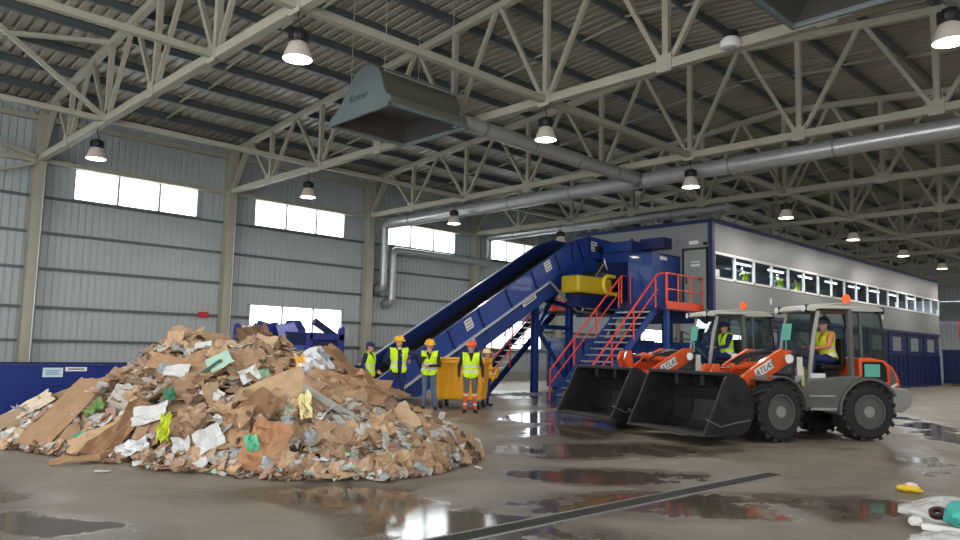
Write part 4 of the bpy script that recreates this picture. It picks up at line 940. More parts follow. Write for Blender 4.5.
def hand(prims, w, d, n, curl=.5, size=1, side=1):
    d = Vector(d).normalized(); n = Vector(n); n = (n - d * n.dot(d)).normalized(); t = d.cross(n) * side; w = Vector(w); s = size
    for k, off in enumerate((-.028, -.009, .01, .028)):       # palm columns and fingers
        base = w + d * .095 * s + t * off * s
        prims.append((w + d * .02 * s + t * off * .6 * s, .018 * s, base, .016 * s, 'hand', 0))
        ln = (.062, .074, .07, .054)[k] * s; f1 = base + (d * math.cos(curl * .6) - n * math.sin(curl * .6) * 1) * ln * .55; f2 = f1 + (d * math.cos(curl * 1.6) - n * math.sin(curl * 1.6)) * ln * .5
        prims.append((base, .0105 * s, f1, .0098 * s, 'hand', 0)); prims.append((f1, .0098 * s, f2, .009 * s, 'hand', 0))
    tb = w + d * .035 * s - t * .03 * s; t1 = tb + (d * .6 - t * .7 - n * .3).normalized() * .045 * s; t2 = t1 + (d * .9 - t * .15 - n * .35).normalized() * .035 * s
    prims.append((tb, .014 * s, t1, .012 * s, 'hand', 0)); prims.append((t1, .012 * s, t2, .0105 * s, 'hand', 0))
def person(label, loc, rz, J=None, cols=None, vest=None, hat=None, head_yaw=0, head_pitch=0, lean=0, scale=1, cut=None, shoulders=1.0, vox=.011):
    J = dict(J or {}); prims = []
    pel = Vector(J.get('pelvis', (0, 0, .93))); sp = Vector((math.sin(lean), 0, math.cos(lean)))
    fwd = Vector((math.cos(lean), 0, -math.sin(lean)))
    Y_ = Vector((0, 1, 0)); W = shoulders
    def T(h, y=0, f=0): return pel + sp * h + Y_ * y + fwd * f
    for s in (1, -1):
        prims += [(T(.0, s * .07), .115, T(.06, s * .075), .112, 'legs', 0), (T(.06, s * .06), .108, T(.22, s * .065, .01), .105, 'top', 1), (T(.22, s * .065, .01), .105, T(.38, s * .088 * W, .012), .112, 'top', 1),
                  (T(.38, s * .09 * W, .012), .112, T(.46, s * .11 * W, -.005), .078, 'top', 1), (T(.475, s * .06, -.012), .06, T(.475, s * .165 * W, -.005), .064, 'top', 1)]
    prims.append((T(.1, 0, .02), .1, T(.36, 0, .035), .1, 'top', 1)); prims.append((T(.48, 0, -.01), .07, T(.54, 0, .0), .058, 'neck', 0))
    nk = T(.55); 
    qh = Matrix.Rotation(head_yaw, 3, 'Z') @ Matrix.Rotation(head_pitch + lean * .35, 3, 'Y'); hc = nk + Vector((.02, 0, .125)) + Vector((lean * .05, 0, 0))
    def Hd(x, y, z): return hc + qh @ Vector((x, y, z))
    hp = [((-.02, 0, .02), .082, (.02, 0, .03), .078, 'skin'), ((-.03, 0, .045), .074, (.012, 0, .05), .072, 'skin'), ((.045, 0, -.01), .055, (.05, 0, -.075), .036, 'skin'), ((.02, .03, -.05), .04, (.055, .018, -.088), .026, 'skin'), ((.02, -.03, -.05), .04, (.055, -.018, -.088), .026, 'skin'),
          ((.09, 0, .015), .009, (.108, 0, -.022), .0125, 'skin'), ((.082, .035, .03), .012, (.082, .03, .03), .012, 'skin'), ((.086, .032, .012), .0085, (.086, .03, .012), .0085, 'eye'), ((.086, -.032, .012), .0085, (.086, -.03, .012), .0085, 'eye'),
          ((.086, .018, -.058), .009, (.086, -.018, -.058), .009, 'lip'), ((-.005, .082, .0), .014, (-.008, .084, -.035), .012, 'skin'), ((-.005, -.082, .0), .014, (-.008, -.084, -.035), .012, 'skin'),
          ((-.06, .03, .0), .05, (-.06, .03, -.03), .042, 'hair'), ((-.06, -.03, .0), .05, (-.06, -.03, -.03), .042, 'hair')]
    for a, r0, b, r1, g in hp: prims.append((Hd(*a), r0, Hd(*b), r1, g, 0))
    prims.append((nk - sp * .02, .056, Hd(-.005, 0, -.05), .056, 'skin', 0))
    dflt = {'sh': (-.005, .19 * W, .475), 'el': None}
    for s, S_ in ((1, 'L'), (-1, 'R')):
        sh = T(.475, s * .19 * W, -.005)
        el = Vector(J.get('el' + S_, sh + Vector((-.03, s * .07, -.29)))); wr = Vector(J.get('wr' + S_, el + Vector((.06, -s * .015, -.26))))
        prims += [(sh, .064, el, .047, 'arm', 0), (el, .046, wr, .035, 'arm', 0)]
        if cut is None or True:
            hd = J.get('hd' + S_, (wr - el)); hn = J.get('hn' + S_, (0, -s, 0)); hand(prims, wr, hd, hn, J.get('curl' + S_, .6), 1.02, s)
        hip = T(-.01, s * .095); kn = Vector(J.get('kn' + S_, hip + Vector((.015, s * .01, -.42)))); an = Vector(J.get('an' + S_, kn + Vector((-.03, s * .01, -.41))))
        prims += [(hip, .098, kn, .06, 'legs', 0), (kn, .06, kn + (an - kn) * .35 + Vector((-.01, 0, 0)), .06, 'shin', 0), (kn + (an - kn) * .35 + Vector((-.01, 0, 0)), .06, an, .044, 'shin', 0)]
        td = Vector(J.get('td' + S_, (.96, s * .22, 0))).normalized()
        prims += [(an + Vector((0, 0, -.02)), .05, an + Vector((0, 0, -.045)) - td * .04, .042, 'boot', 0), (an + Vector((0, 0, -.045)) - td * .02, .042, an + td * .15 + Vector((0, 0, -.052)), .036, 'boot', 0), (an + td * .08 + Vector((0, 0, -.05)), .04, an + td * .17 + Vector((0, 0, -.054)), .034, 'boot', 0)]
    V, F = [], []
    for p in prims: capsule_mesh(V, F, p[0], p[1], p[2], p[3])
    me = bpy.data.meshes.new('person'); me.from_pydata([tuple(v) for v in V], [], F)
    tmp = bpy.data.objects.new('person', me); COL.objects.link(tmp)
    rm = tmp.modifiers.new('r', 'REMESH'); rm.mode = 'VOXEL'; rm.voxel_size = vox
    sm = tmp.modifiers.new('s', 'SMOOTH'); sm.iterations = 4; sm.factor = .5
    dg = bpy.context.evaluated_depsgraph_get(); body = bpy.data.meshes.new_from_object(tmp.evaluated_get(dg)); bpy.data.objects.remove(tmp); bpy.data.meshes.remove(me)
    n = len(body.vertices); co = np.empty(n * 3); body.vertices.foreach_get('co', co); co = co.reshape(-1, 3); no = np.empty(n * 3); body.vertices.foreach_get('normal', no); no = no.reshape(-1, 3)
    fc = np.empty(len(body.polygons) * 3); body.polygons.foreach_get('center', fc); fc = fc.reshape(-1, 3)
    best = np.full(len(fc), 9.0); who = np.zeros(len(fc), int)
    for i, p in enumerate(prims):
        a, b = np.array(p[0]), np.array(p[2]); ab = b - a; L2 = ab @ ab
        t = np.clip(((fc - a) @ ab) / L2, 0, 1) if L2 > 1e-10 else np.zeros(len(fc))
        dist = np.linalg.norm(fc - (a + t[:, None] * ab), axis=1) - (p[1] + (p[3] - p[1]) * t)
        k = dist < best; best[k] = dist[k]; who[k] = i
    regs = ['skin', 'hair', 'eye', 'lip', 'neck', 'top', 'arm', 'hand', 'legs', 'shin', 'boot', 'band']
    cm = {'skin': SKIN, 'hair': HAIRD, 'eye': EYE, 'lip': LIP, 'neck': NAVY, 'top': NAVY, 'arm': NAVY, 'hand': SKIN, 'legs': NAVY, 'shin': NAVY, 'boot': BOOT, 'band': REFL}; cm.update(cols or {})
    for r_ in regs: body.materials.append(cm[r_])
    rid = np.array([regs.index(p[4]) for p in prims])[who]
    if cols and 'bands' in cols:
        for z0, z1 in cols['bands']: 
            k = (fc[:, 2] > z0) & (fc[:, 2] < z1) & np.isin(rid, [regs.index('shin'), regs.index('legs')]); rid[k] = regs.index('band')
    body.polygons.foreach_set('material_index', rid.astype(np.int32)); body.polygons.foreach_set('use_smooth', [True] * len(body.polygons)); body.update()
    body.name = 'person'
    o = bpy.data.objects.new('person', body); COL.objects.link(o); o.location = loc; o.rotation_euler = (0, 0, rz); o.scale = (scale,) * 3
    tag(o, label, 'person')
    if vest:
        tors = np.array([p[5] == 1 or (p[4] == 'legs' and i < 20) for i, p in enumerate(prims)])[who]
        armtop = np.array([p[4] == 'arm' for p in prims])[who]
        P0 = np.array(pel); S0 = np.array(sp); h = (fc - P0) @ S0; f = (fc - P0) @ np.array(fwd); yy = fc[:, 1]
        lo_ = vest.get('lo', -.06)
        keep = (tors & (h > lo_) & (h < .525)) | (armtop & (np.abs(yy) < .205 * W) & (h > .40) & (h < .56))
        g = vest.get('open', 0)
        vn = (np.clip(h - .32, 0, 1) * .42)                 # V neck
        keep &= ~((f > 0) & (np.abs(yy) < np.maximum(g, vn)) & ((h > .30) | (g > 0)))
        idx = np.nonzero(keep)[0]; used = {}; vv, ff, mm = [], [], []
        bands_ = vest.get('bands', ((.06, .115), (.19, .245)))
        for i in idx:
            fl = []
            for v in body.polygons[i].vertices:
                if v not in used:
                    used[v] = len(vv); flare = max(0, .10 - ((co[v] - P0) @ S0)) * .12; vv.append(tuple(co[v] + no[v] * (.016 + flare)))
                fl.append(used[v])
            ff.append(fl); hh = h[i]
            mm.append(1 if any(a < hh < b for a, b in bands_) or (vest.get('straps') and f[i] > 0 and .085 < abs(yy[i]) < .125 and hh > .24) else 0)
        vm = bpy.data.meshes.new('safety_vest'); vm.from_pydata(vv, [], ff); vm.materials.append(vest.get('mat', HIVIS)); vm.materials.append(REFL)
        vm.polygons.foreach_set('material_index', mm); vm.polygons.foreach_set('use_smooth', [True] * len(ff)); vm.update()
        vo = bpy.data.objects.new('safety_vest', vm); COL.objects.link(vo); vo.parent = o
        so = vo.modifiers.new('s', 'SOLIDIFY'); so.thickness = .008; so.offset = 1
    if hat:
        kind, hm = hat; M4 = Matrix.Translation(hc) @ qh.to_4x4(); mb = MB()
        if kind == 'helmet':
            prof_ = [(.128, .035), (.132, .05), (.128, .085), (.112, .125), (.08, .155), (.04, .168), (0, .17)]
            mb.lathe(prof_, 24); mb.V = [(v[0] * 1.1 - .005, v[1] * .95, v[2]) for v in mb.V]
            k0 = len(mb.V); mb.prism([(.19, .03), (.185, .045), (.1, .06), (.1, .045)], -.075, .075); mb.prism([(-.1, .15), (.08, .16), (.1, .12), (-.12, .12)], -.02, .02)
            mb.lathe([(.125, .03), (.15, .035), (.15, .042), (.125, .05)], 24)
            nm = 'hard_hat'
        else:
            mb.lathe([(.104, .03), (.107, .06), (.1, .1), (.075, .13), (.04, .142), (0, .145)], 24); mb.V = [(v[0] * 1.08 - .006, v[1] * .95, v[2]) for v in mb.V]
            mb.prism([(.2, .025), (.2, .033), (.09, .06), (.09, .045)], -.07, .07); nm = 'cap'
        mb.V = [tuple(M4 @ Vector(v)) for v in mb.V]; mb.build(nm, hm, o, smooth=True)
    return o, hc, qh
def facing(p, tgt): return math.atan2(tgt[1] - p[1], tgt[0] - p[0])
camdir = lambda x, y: math.atan2(-y, -x)
# man in navy cap, turned to the right
p = (-15.3, 11.2); a = camdir(*p)
person('man in a navy cap and yellow vest standing sideways before the conveyor', (p[0], p[1], 0), a + R(62), {'elL': (-.02, .26, 1.13), 'wrL': (.16, .14, .98), 'hdL': (1, -.3, -.3), 'elR': (-.06, -.25, 1.14), 'wrR': (.10, -.2, .92)},
       {'legs': NAVY}, {'lo': -.1}, ('cap', CAPN), head_yaw=R(12), head_pitch=R(6), scale=.95)
p = (-15.03, 11.92); a = camdir(*p)
o, _, _ = person('tall man in a yellow helmet, navy overalls and open vest, elbow raised', (p[0], p[1], 0), a + R(14), {'elL': (.08, .44, 1.30), 'wrL': (-.10, .34, 1.20), 'hdL': (-.6, -.5, -.6), 'elR': (-.1, -.32, 1.15), 'wrR': (-.14, -.12, 1.02), 'hdR': (-.3, .9, -.2),
       'anL': (.02, .13, .09), 'anR': (-.03, -.15, .09)}, {}, {'open': .055, 'lo': -.04}, ('helmet', HATY), head_yaw=R(14), scale=1.04, shoulders=1.08)
mb = MB(); mb.bb(.122, .13, .03, .1, 1.28, 1.31); mb.build('name_badge', PAPER, o); mb = MB(); mb.ell((.075, 0, 1.455), (.05, .05, .03), 12, 6); mb.build('shirt_collar', SHIRT, o)
p = (-14.41, 12.42); a = camdir(*p)
person('man in a yellow helmet and jeans holding one hand to his mouth', (p[0], p[1], 0), a - R(4), {'elR': (.14, -.24, 1.16), 'wrR': (.19, -.03, 1.42), 'hdR': (-.15, .15, 1), 'hnR': (1, 0, .1), 'curlR': .9, 'elL': (.10, .26, 1.12), 'wrL': (.24, .02, 1.10), 'hdL': (.1, -1, .05), 'hnL': (1, 0, 0), 'anL': (-.02, .16, .09), 'anR': (.02, -.13, .09)},
       {'legs': JEANS, 'shin': JEANS, 'top': CHAR, 'arm': CHAR, 'neck': SKIN}, {'lo': -.05}, ('helmet', HATY), head_yaw=R(6), head_pitch=R(8), scale=1.0)
p = (-13.25, 12.75); a = camdir(*p)
person('man in an orange helmet and orange trousers standing with arms down before the yellow container', (p[0], p[1], 0), a + R(2), {'elL': (-.03, .29, 1.12), 'wrL': (.03, .30, .88), 'elR': (-.03, -.29, 1.12), 'wrR': (.03, -.29, .88), 'anL': (0, .13, .09), 'anR': (0, -.13, .09)},
       {'legs': GREYC, 'shin': ORC, 'top': CHAR, 'arm': CHAR, 'neck': CHAR, 'bands': ((.41, .47), (.18, .24))}, {'lo': -.07, 'straps': 0}, ('helmet', HATO), head_yaw=R(-3), scale=.985)
p = (-14.72, 14.75); a = camdir(*p)
person('half-hidden worker in a pale helmet and amber vest behind the yellow container', (p[0], p[1], 0), a + R(50), {}, {'top': YVEST, 'arm': YVEST}, {'mat': YVEST, 'lo': -.06}, ('helmet', HATP), scale=.88)
# loader drivers
def driver(ld, label, cols, hat, vest, yaw_h):
    Jd = {'pelvis': (0, 0, .10), 'knL': (.42, .13, .10), 'knR': (.42, -.13, .10), 'anL': (.46, .14, -.24), 'anR': (.46, -.14, -.24), 'elL': (.16, .27, .34), 'wrL': (.36, .16, .30), 'hdL': (1, -.3, .1), 'hnL': (0, 0, 1), 'curlL': 1.1, 'elR': (.16, -.27, .34), 'wrR': (.36, -.16, .32), 'hdR': (1, .3, .1), 'hnR': (0, 0, 1), 'curlR': 1.1}
    q = Matrix.Rotation(ld.rotation_euler[2], 3, 'Z'); l = Vector(ld.location) + q @ Vector((-.84, .08, 1.40))
    return person(label, l, ld.rotation_euler[2], Jd, cols, vest, hat, head_yaw=yaw_h, head_pitch=R(4), lean=.1, scale=.98)
driver(ld1, 'driver with orange sleeves and yellow vest seated in the nearest loader', {'arm': SALMON, 'top': SALMON, 'neck': SALMON, 'hand': SALMON}, ('helmet', HATD), {'mat': mat('vest_yellow', (222, 226, 40), .7), 'lo': -.02}, R(10))
driver(ld2, 'driver in a navy cap, navy jacket and yellow vest seated in the loader behind', {}, ('cap', CAPN), {'lo': -.02}, R(18))
# sorters behind the cabin windows
for y, lab in ((28.2, 'sorter in a lime vest behind the second window of the grey cabin'), (31.4, 'sorter in a lime vest behind the fourth window of the grey cabin'), (33.2, 'sorter in a lime vest behind the fifth window of the grey cabin')):
    person(lab, (CX - .85, y, CZ + .3), R(170), {'elL': (.05, .26, 1.13), 'wrL': (.26, .16, 1.02), 'elR': (.05, -.26, 1.13), 'wrR': (.26, -.16, 1.02)}, {}, {'lo': -.05}, ('cap', CAPN), head_pitch=R(14), vox=.016, scale=.96)
# ------------------------------------------------------------------ heap of waste paper and cardboard
# azimuth about the standpoint, distance of front toe, of crest, crest height
HT = np.array([(1.4338, 14.72, 15.92, 0.02), (1.3901, 13.47, 14.67, 0.07), (1.353, 12.77, 14.07, 0.10), (1.3338, 12.44, 13.94, 0.24), (1.3143, 12.02, 13.82, 0.38), (1.2786, 11.56, 13.76, 0.50), (1.2415, 10.95, 13.55, 0.96), (1.2084, 10.58, 13.38, 1.25), (1.1812, 10.16, 13.16, 1.42), (1.1236, 9.8, 13.0, 1.54), (1.082, 9.43, 12.53, 1.46), (1.0077, 9.14, 11.94, 1.30), (0.9834, 9.06, 11.46, 1.06), (0.9448, 9.05, 10.85, 0.86), (0.9126, 8.97, 10.47, 0.64), (0.842, 9.5, 10.7, 0.42), (0.8033, 10.3, 10.9, 0.10), (0.79, 10.78, 11.08, 0.02)])[::-1]
def heap_par(az):
    return [np.interp(az, HT[:, 0], HT[:, k]) for k in (1, 2, 3)]
def heap_h(x, y):
    az = math.atan2(-x, y); r = math.hypot(x, y)
    if az < HT[0, 0] or az > HT[-1, 0]: return -.3
    rf, rc, h = heap_par(az)
    if r <= rc: u = (r - rf) / (rc - rf)
    else: u = (rc + 1.6 + h * .8 - r) / (1.6 + h * .8)
    if u < 0: return -.25
    n_ = .05 * math.sin(x * 3.1 + y * 1.7) + .05 * math.sin(x * 1.3 - y * 4.1 + 1)
    return h * (1 - (1 - min(u, 1)) ** 1.45) + n_ * min(1, u * 3) * min(1, h * 2) - .02
def heap_n(x, y):
    e = .15
    v = Vector((heap_h(x - e, y) - heap_h(x + e, y), heap_h(x, y - e) - heap_h(x, y + e), 2 * e)); 
    v.x = max(-.35, min(.35, v.x)); v.y = max(-.35, min(.35, v.y)); return v.normalized()
def heap_pt(az, u):
    rf, rc, h = heap_par(az); r = rf + (rc - rf) * u; x, y = -r * math.sin(az), r * math.cos(az); return x, y, max(heap_h(x, y), .0)
def heap_hit(px, py):
    d = fw + rt * ((px - 480) / F_PX) - up * ((py - 270) / F_PX); o = Vector((0, 0, H)); s = 6
    while s < 22:
        p = o + d * s
        if p.z < max(0, heap_h(p.x, p.y)): return p
        s += .03
    return None
def sheet(w, h, rng, n=5, fold=.5, crumple=.04, thick=.006, ragged=.12, curl=0):
    """one sheet with its own thickness: folded along a line, crumpled, edges torn"""
    top_ = []; fa = rng.uniform(0, PI); fo = rng.uniform(-.25, .25); fs = rng.choice((-1, 1)) * fold * rng.uniform(.4, 1.2); cr = [(rng.uniform(2, 7), rng.uniform(0, 6), rng.uniform(0, PI)) for _ in range(3)]
    for j in range(n + 1):
        for i in range(n + 1):
            x, y = (i / n - .5), (j / n - .5)
            if i in (0, n): x += rng.uniform(-ragged, ragged) * .4
            if j in (0, n): y += rng.uniform(-ragged, ragged) * .4
            x *= w; y *= h
            d = (x * math.cos(fa) + y * math.sin(fa)) / max(w, h) - fo
            z = abs(d) * fs * max(w, h) * .6 + curl * (x / w) ** 2 * w
            for k, ph, a in cr: z += crumple * .5 * math.sin((x * math.cos(a) + y * math.sin(a)) * k * 2.2 / max(w, h) * 3 + ph)
            z += rng.uniform(-1, 1) * crumple * .5
            top_.append((x, y, z))
    V = top_ + [(x, y, z - thick) for x, y, z in top_]; N = (n + 1) ** 2; F = []
    for j in range(n):
        for i in range(n):
            a = j * (n + 1) + i; F += [(a, a + 1, a + n + 2, a + n + 1), (N + a + n + 1, N + a + n + 2, N + a + 1, N + a)]
    rim_ = [i for i in range(n + 1)] + [j * (n + 1) + n for j in range(1, n + 1)] + [n * (n + 1) + i for i in range(n - 1, -1, -1)] + [j * (n + 1) for j in range(n - 1, 0, -1)]
    F += [(rim_[k], N + rim_[k], N + rim_[(k + 1) % len(rim_)], rim_[(k + 1) % len(rim_)]) for k in range(len(rim_))]
    return V, F
def paper_mat(nm, c, var=.12, rough=.85): return mat(nm, c, rough, var=var, scale=5, spec=.25)
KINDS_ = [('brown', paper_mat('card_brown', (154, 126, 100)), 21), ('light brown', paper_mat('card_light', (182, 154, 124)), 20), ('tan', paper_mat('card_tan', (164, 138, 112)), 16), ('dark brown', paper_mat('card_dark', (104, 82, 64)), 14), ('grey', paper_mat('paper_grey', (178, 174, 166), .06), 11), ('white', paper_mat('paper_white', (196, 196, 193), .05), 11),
          ('printed', paper_mat('paper_print', (150, 158, 160), .3), 5), ('pink-brown', paper_mat('card_pink', (160, 130, 114)), 5), ('pale green', paper_mat('paper_green', (150, 190, 160), .1), 1)]
rng = random.Random(11)
bagk = [i for i, k in enumerate(KINDS_) for _ in range(k[2])]
# mound and small scraps: nobody could count them
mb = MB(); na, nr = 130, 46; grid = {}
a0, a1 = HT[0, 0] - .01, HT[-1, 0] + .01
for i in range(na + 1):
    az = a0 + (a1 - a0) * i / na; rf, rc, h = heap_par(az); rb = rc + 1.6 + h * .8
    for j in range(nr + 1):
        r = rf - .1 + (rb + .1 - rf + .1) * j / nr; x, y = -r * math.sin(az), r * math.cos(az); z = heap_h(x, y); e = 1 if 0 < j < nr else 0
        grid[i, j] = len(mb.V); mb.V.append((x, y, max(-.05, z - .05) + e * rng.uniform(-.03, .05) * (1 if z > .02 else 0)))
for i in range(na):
    for j in range(nr): mb.F.append((grid[i, j], grid[i + 1, j], grid[i + 1, j + 1], grid[i, j + 1])); mb.M.append(3)  # mound all dark brown: shade of the gaps between sheets put into its colour
for k in range(3400):
    az = rng.uniform(HT[0, 0] + .002, HT[-1, 0] - .002); u = rng.random() ** .8 * 1.25
    if rng.random() < .12: u = rng.uniform(-.12, .05)
    x, y, z = heap_pt(az, u); z = max(0, heap_h(x, y)) 
    s = rng.uniform(.07, .25) if u > .02 else rng.uniform(.06, .2)
    V, F = sheet(s, s * rng.uniform(.5, 1.2), rng, 3, .7, .02, .004, .3)
    nrm = (heap_n(x, y) + Vector((rng.uniform(-1, 1), rng.uniform(-1, 1), rng.uniform(-.3, 1))) * (.6 if u > .03 else .05)).normalized()
    q = nrm.to_track_quat('Z', 'Y').to_matrix() @ Matrix.Rotation(rng.uniform(0, 6.3), 3, 'Z')
    zz = z + (.03 if u > .03 else .012) + (.25 * s if u > .03 else 0)
    V = [q @ Vector(v) + Vector((x, y, zz)) for v in V]
    lo_ = min(v.z for v in V)
    if lo_ < .004: V = [v + Vector((0, 0, .004 - lo_)) for v in V]
    mb.add(V, F, bagk[rng.randrange(len(bagk))])
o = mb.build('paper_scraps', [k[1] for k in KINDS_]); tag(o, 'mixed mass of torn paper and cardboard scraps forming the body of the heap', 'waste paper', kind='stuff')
# the individually visible sheets
protos = {}
for ki, (kn, km, wgt) in enumerate(KINDS_):
    for v in range(6):
        soft = kn in ('white', 'grey', 'printed', 'pale green')
        shp = ('flat', 'bent', 'crumpled')[v % 3]
        V, F = sheet(1, rng.uniform(.5, .95), rng, 6, (.10, .75, .45)[v % 3], (.012, .025, .10)[v % 3] * (1.3 if soft else 1), .012, .12 if not soft else .2, rng.uniform(-.2, .2))
        m_ = MB(); m_.add(V, F); protos[ki, v] = (m_.mesh('cardboard_sheet', km), shp, soft)
zone_u = ((.0, .2, 'at the heap foot'), (.2, .45, 'low on the heap'), (.45, .75, 'high on the heap'), (.75, 2, 'on the heap crest'))
zone_a = ((1.30, 9, 'by the blue trough'), (1.20, 1.30, 'under the two notices'), (1.10, 1.20, 'below the second column'), (1.02, 1.10, 'before the blue machine'), (.93, 1.02, 'beside the four men'), (0, .93, 'on the low tail'))
count = 0; placed = []
N_SHEETS = 285
tries = 0
while count < N_SHEETS and tries < 9000:
    tries += 1
    az = rng.uniform(HT[0, 0] + .015, HT[-1, 0] - .01); u = rng.uniform(.02, 1.06); x, y, z = heap_pt(az, u)
    rf, rc, h = heap_par(az)
    if rng.random() > (.3 + h): continue
    s = rng.choice((.28, .34, .38, .44, .5, .6)) * (1 if u > .1 else .8) * (.7 if h < .3 else 1)
    if any((x - a) ** 2 + (y - b) ** 2 < (.16 * (s + c) / .9) ** 2 for a, b, c in placed): continue
    ki = bagk[rng.randrange(len(bagk))]
    if az < .93 and rng.random() < .4: ki = rng.choice((1, 4, 5, 1))
    if KINDS_[ki][0] in ('white', 'grey', 'printed', 'pale green'): s *= (.72 if KINDS_[ki][0] != 'pale green' else .45)
    me, shp, soft = protos[ki, rng.randrange(6)]
    placed.append((x, y, s)); count += 1
    nrm = (heap_n(x, y) * 1.15 + Vector((rng.uniform(-1, 1), rng.uniform(-1, 1), rng.uniform(0, .6))) * (.95 if u > .08 else .08) + Vector((x, y, 0)).normalized() * -.25).normalized()
    if u < .06: nrm = Vector((rng.uniform(-.05, .05), rng.uniform(-.05, .05), 1)).normalized()
    c = bpy.data.objects.new('paper_sheet' if soft else 'cardboard_sheet', me); COL.objects.link(c)
    c.rotation_mode = 'QUATERNION'; c.rotation_quaternion = (nrm.to_track_quat('Z', 'Y').to_matrix() @ Matrix.Rotation(rng.uniform(0, 6.3), 3, 'Z')).to_quaternion()
    c.scale = (s, s, s)
    mw = c.rotation_quaternion.to_matrix(); lo_ = min((mw @ Vector(v.co))[2] for v in me.vertices) * s
    c.location = (x, y, max(z + ((.06 + .10 * s) * min(1, .3 + u * 5) if z > .22 else .0), .006 - lo_))
    zu = next(t_[2] for t_ in zone_u if u < t_[1]); za = next(t_[2] for t_ in zone_a if az >= t_[0])
    kn = KINDS_[ki][0]; size = 'small' if s < .33 else ('large' if s > .5 else 'middling')
    lab = '%s %s %s %s %s' % (size, shp, kn, 'paper' if soft else 'cardboard', zu + ', ' + za)
    tag(c, lab, 'paper' if soft else 'cardboard', '%s %s %s pieces %s, %s' % (size, shp, kn, zu, za))
# larger and striking pieces
def special(name, px, py, w, h, col, label, cat, yaw_=0, tilt=(0, 0), lift=.12, fold=.3, crumple=.03, curl=0, n=7, ragged=.06, thick=.008, face=.35):
    p = heap_hit(px, py)
    if p is None: 
        d = fw + rt * ((px - 480) / F_PX) - up * ((py - 270) / F_PX); p = Vector((0, 0, H)) + d * (-H / d.z); az0 = math.atan2(-d.x, d.y)
        if HT[0, 0] < az0 < HT[-1, 0] and p.length > 9.2: p = Vector(heap_pt(az0, 1.0))
    V, F = sheet(w, h, rng, n, fold, crumple, thick, ragged, curl); m_ = MB(); m_.add(V, F)
    nrm = (heap_n(p.x, p.y) + Vector((-p.x, -p.y, 0)).normalized() * face).normalized()
    az_ = math.atan2(p.y, p.x)
    z_ = nrm; x_ = Vector((-math.sin(az_ + PI), math.cos(az_ + PI), 0)); x_ = (x_ - z_ * x_.dot(z_)).normalized(); y_ = z_.cross(x_)
    q = Matrix((x_, y_, z_)).transposed() @ Matrix.Rotation(yaw_, 3, 'Z') @ Matrix.Rotation(tilt[0], 3, 'X') @ Matrix.Rotation(tilt[1], 3, 'Y')
    V2 = [q @ Vector(v) for v in m_.V]; lo_ = min(v.z for v in V2); base = p + nrm * lift
    if base.z + lo_ < .006: base.z = .006 - lo_
    m_.V = [tuple(v + base) for v in V2]
    return tag(m_.build(name, col), label, cat)
CB = paper_mat('sheet_brown', (162, 130, 100)); CB2 = paper_mat('sheet_brown_deep', (140, 108, 80)); CLT = paper_mat('sheet_light', (184, 154, 120)); WH = paper_mat('sheet_white', (198, 198, 195), .04); GN = paper_mat('sheet_mint', (164, 196, 178), .05); LIME = mat('wrap_lime', (188, 200, 52), .4, var=.1); TL = mat('board_teal', (22, 150, 160), .6)
FILM = mat('film_grey', (204, 206, 208), .3, var=.1, spec=.6); ORB = paper_mat('sheet_orange', (168, 124, 90)); GBR = paper_mat('sheet_greybrown', (164, 142, 118))
special('cardboard_sheet', 76, 424, 1.35, .62, CB, 'long flat brown cardboard leaning down the left end of the heap', 'cardboard', R(52), (0, R(4)), .3, .06, .012, n=8)
special('cardboard_sheet', 45, 412, 1.5, .42, GBR, 'long grey-brown cardboard slab rising behind the leaning flat sheet at the left end', 'cardboard', R(27), (R(4), 0), .1, .05, .015)
special('cardboard_sheet', 18, 425, 1.1, .4, paper_mat('sheet_pale', (206, 190, 168)), 'pale cardboard slab lying at the extreme left end of the heap', 'cardboard', R(15), (0, 0), .1, .06, .015)
special('cardboard_strip', 46, 393, .75, .13, WH, 'white edged cardboard strip sticking up in front of the blue wall', 'cardboard', R(40), (R(-10), 0), .1, .03, .004, n=4)
special('board', 66, 396, .5, .36, TL, 'teal board standing behind the left end of the heap', 'board', R(0), (R(25), 0), .16, .02, .004, n=4)
special('cardboard_sheet', 5, 446, .3, .2, WH, 'small white card lying at the extreme left foot of the heap', 'card', 0, (0, 0), .03, .03, .004, n=4)
special('cardboard_sheet', 358, 389, 1.4, .5, CB2, 'large curved brown cardboard slab sliding down the flank towards the men', 'cardboard', R(-33), (R(-18), 0), .22, .12, .05, .25, n=9, ragged=.05)
special('cardboard_sheet', 345, 398, 1.15, .62, CB, 'wide speckled brown cardboard below the large curved slab', 'cardboard', R(-12), (R(4), 0), .15, .2, .04, n=8)
special('cardboard_sheet', 280, 402, .85, .6, CLT, 'wide light brown folded carton flap in the middle of the front slope', 'cardboard', R(20), (R(8), 0), .2, .12, .015)
special('cardboard_sheet', 268, 455, .7, .5, ORB, 'orange-brown cardboard flap at the foot below the middle', 'cardboard', R(70), (R(5), 0), .16, .12, .03)
special('cardboard_sheet', 265, 466, .62, .3, CB, 'rounded brown cardboard end at the very foot below the orange-brown flap', 'cardboard', R(8), (0, 0), .08, .2, .02)
special('cardboard_sheet', 202, 370, .62, .5, CB, 'brown carton side standing below the crest left of the mint sheet', 'cardboard', R(30), (R(-8), 0), .2, .15, .03)
special('cardboard_sheet', 170, 372, .55, .3, CB, 'small flat brown carton box face tilted on the upper slope', 'cardboard', R(-35), (R(-5), 0), .2, .05, .01)
special('cardboard_sheet', 257, 420, .7, .5, CB2, 'square brown cardboard panel in the middle of the lower slope', 'cardboard', R(45), (R(3), 0), .16, .1, .015)
special('cardboard_sheet', 240, 435, .6, .42, CB, 'brown cardboard panel standing below the square panel', 'cardboard', R(80), (R(-10), 0), .16, .1, .02)
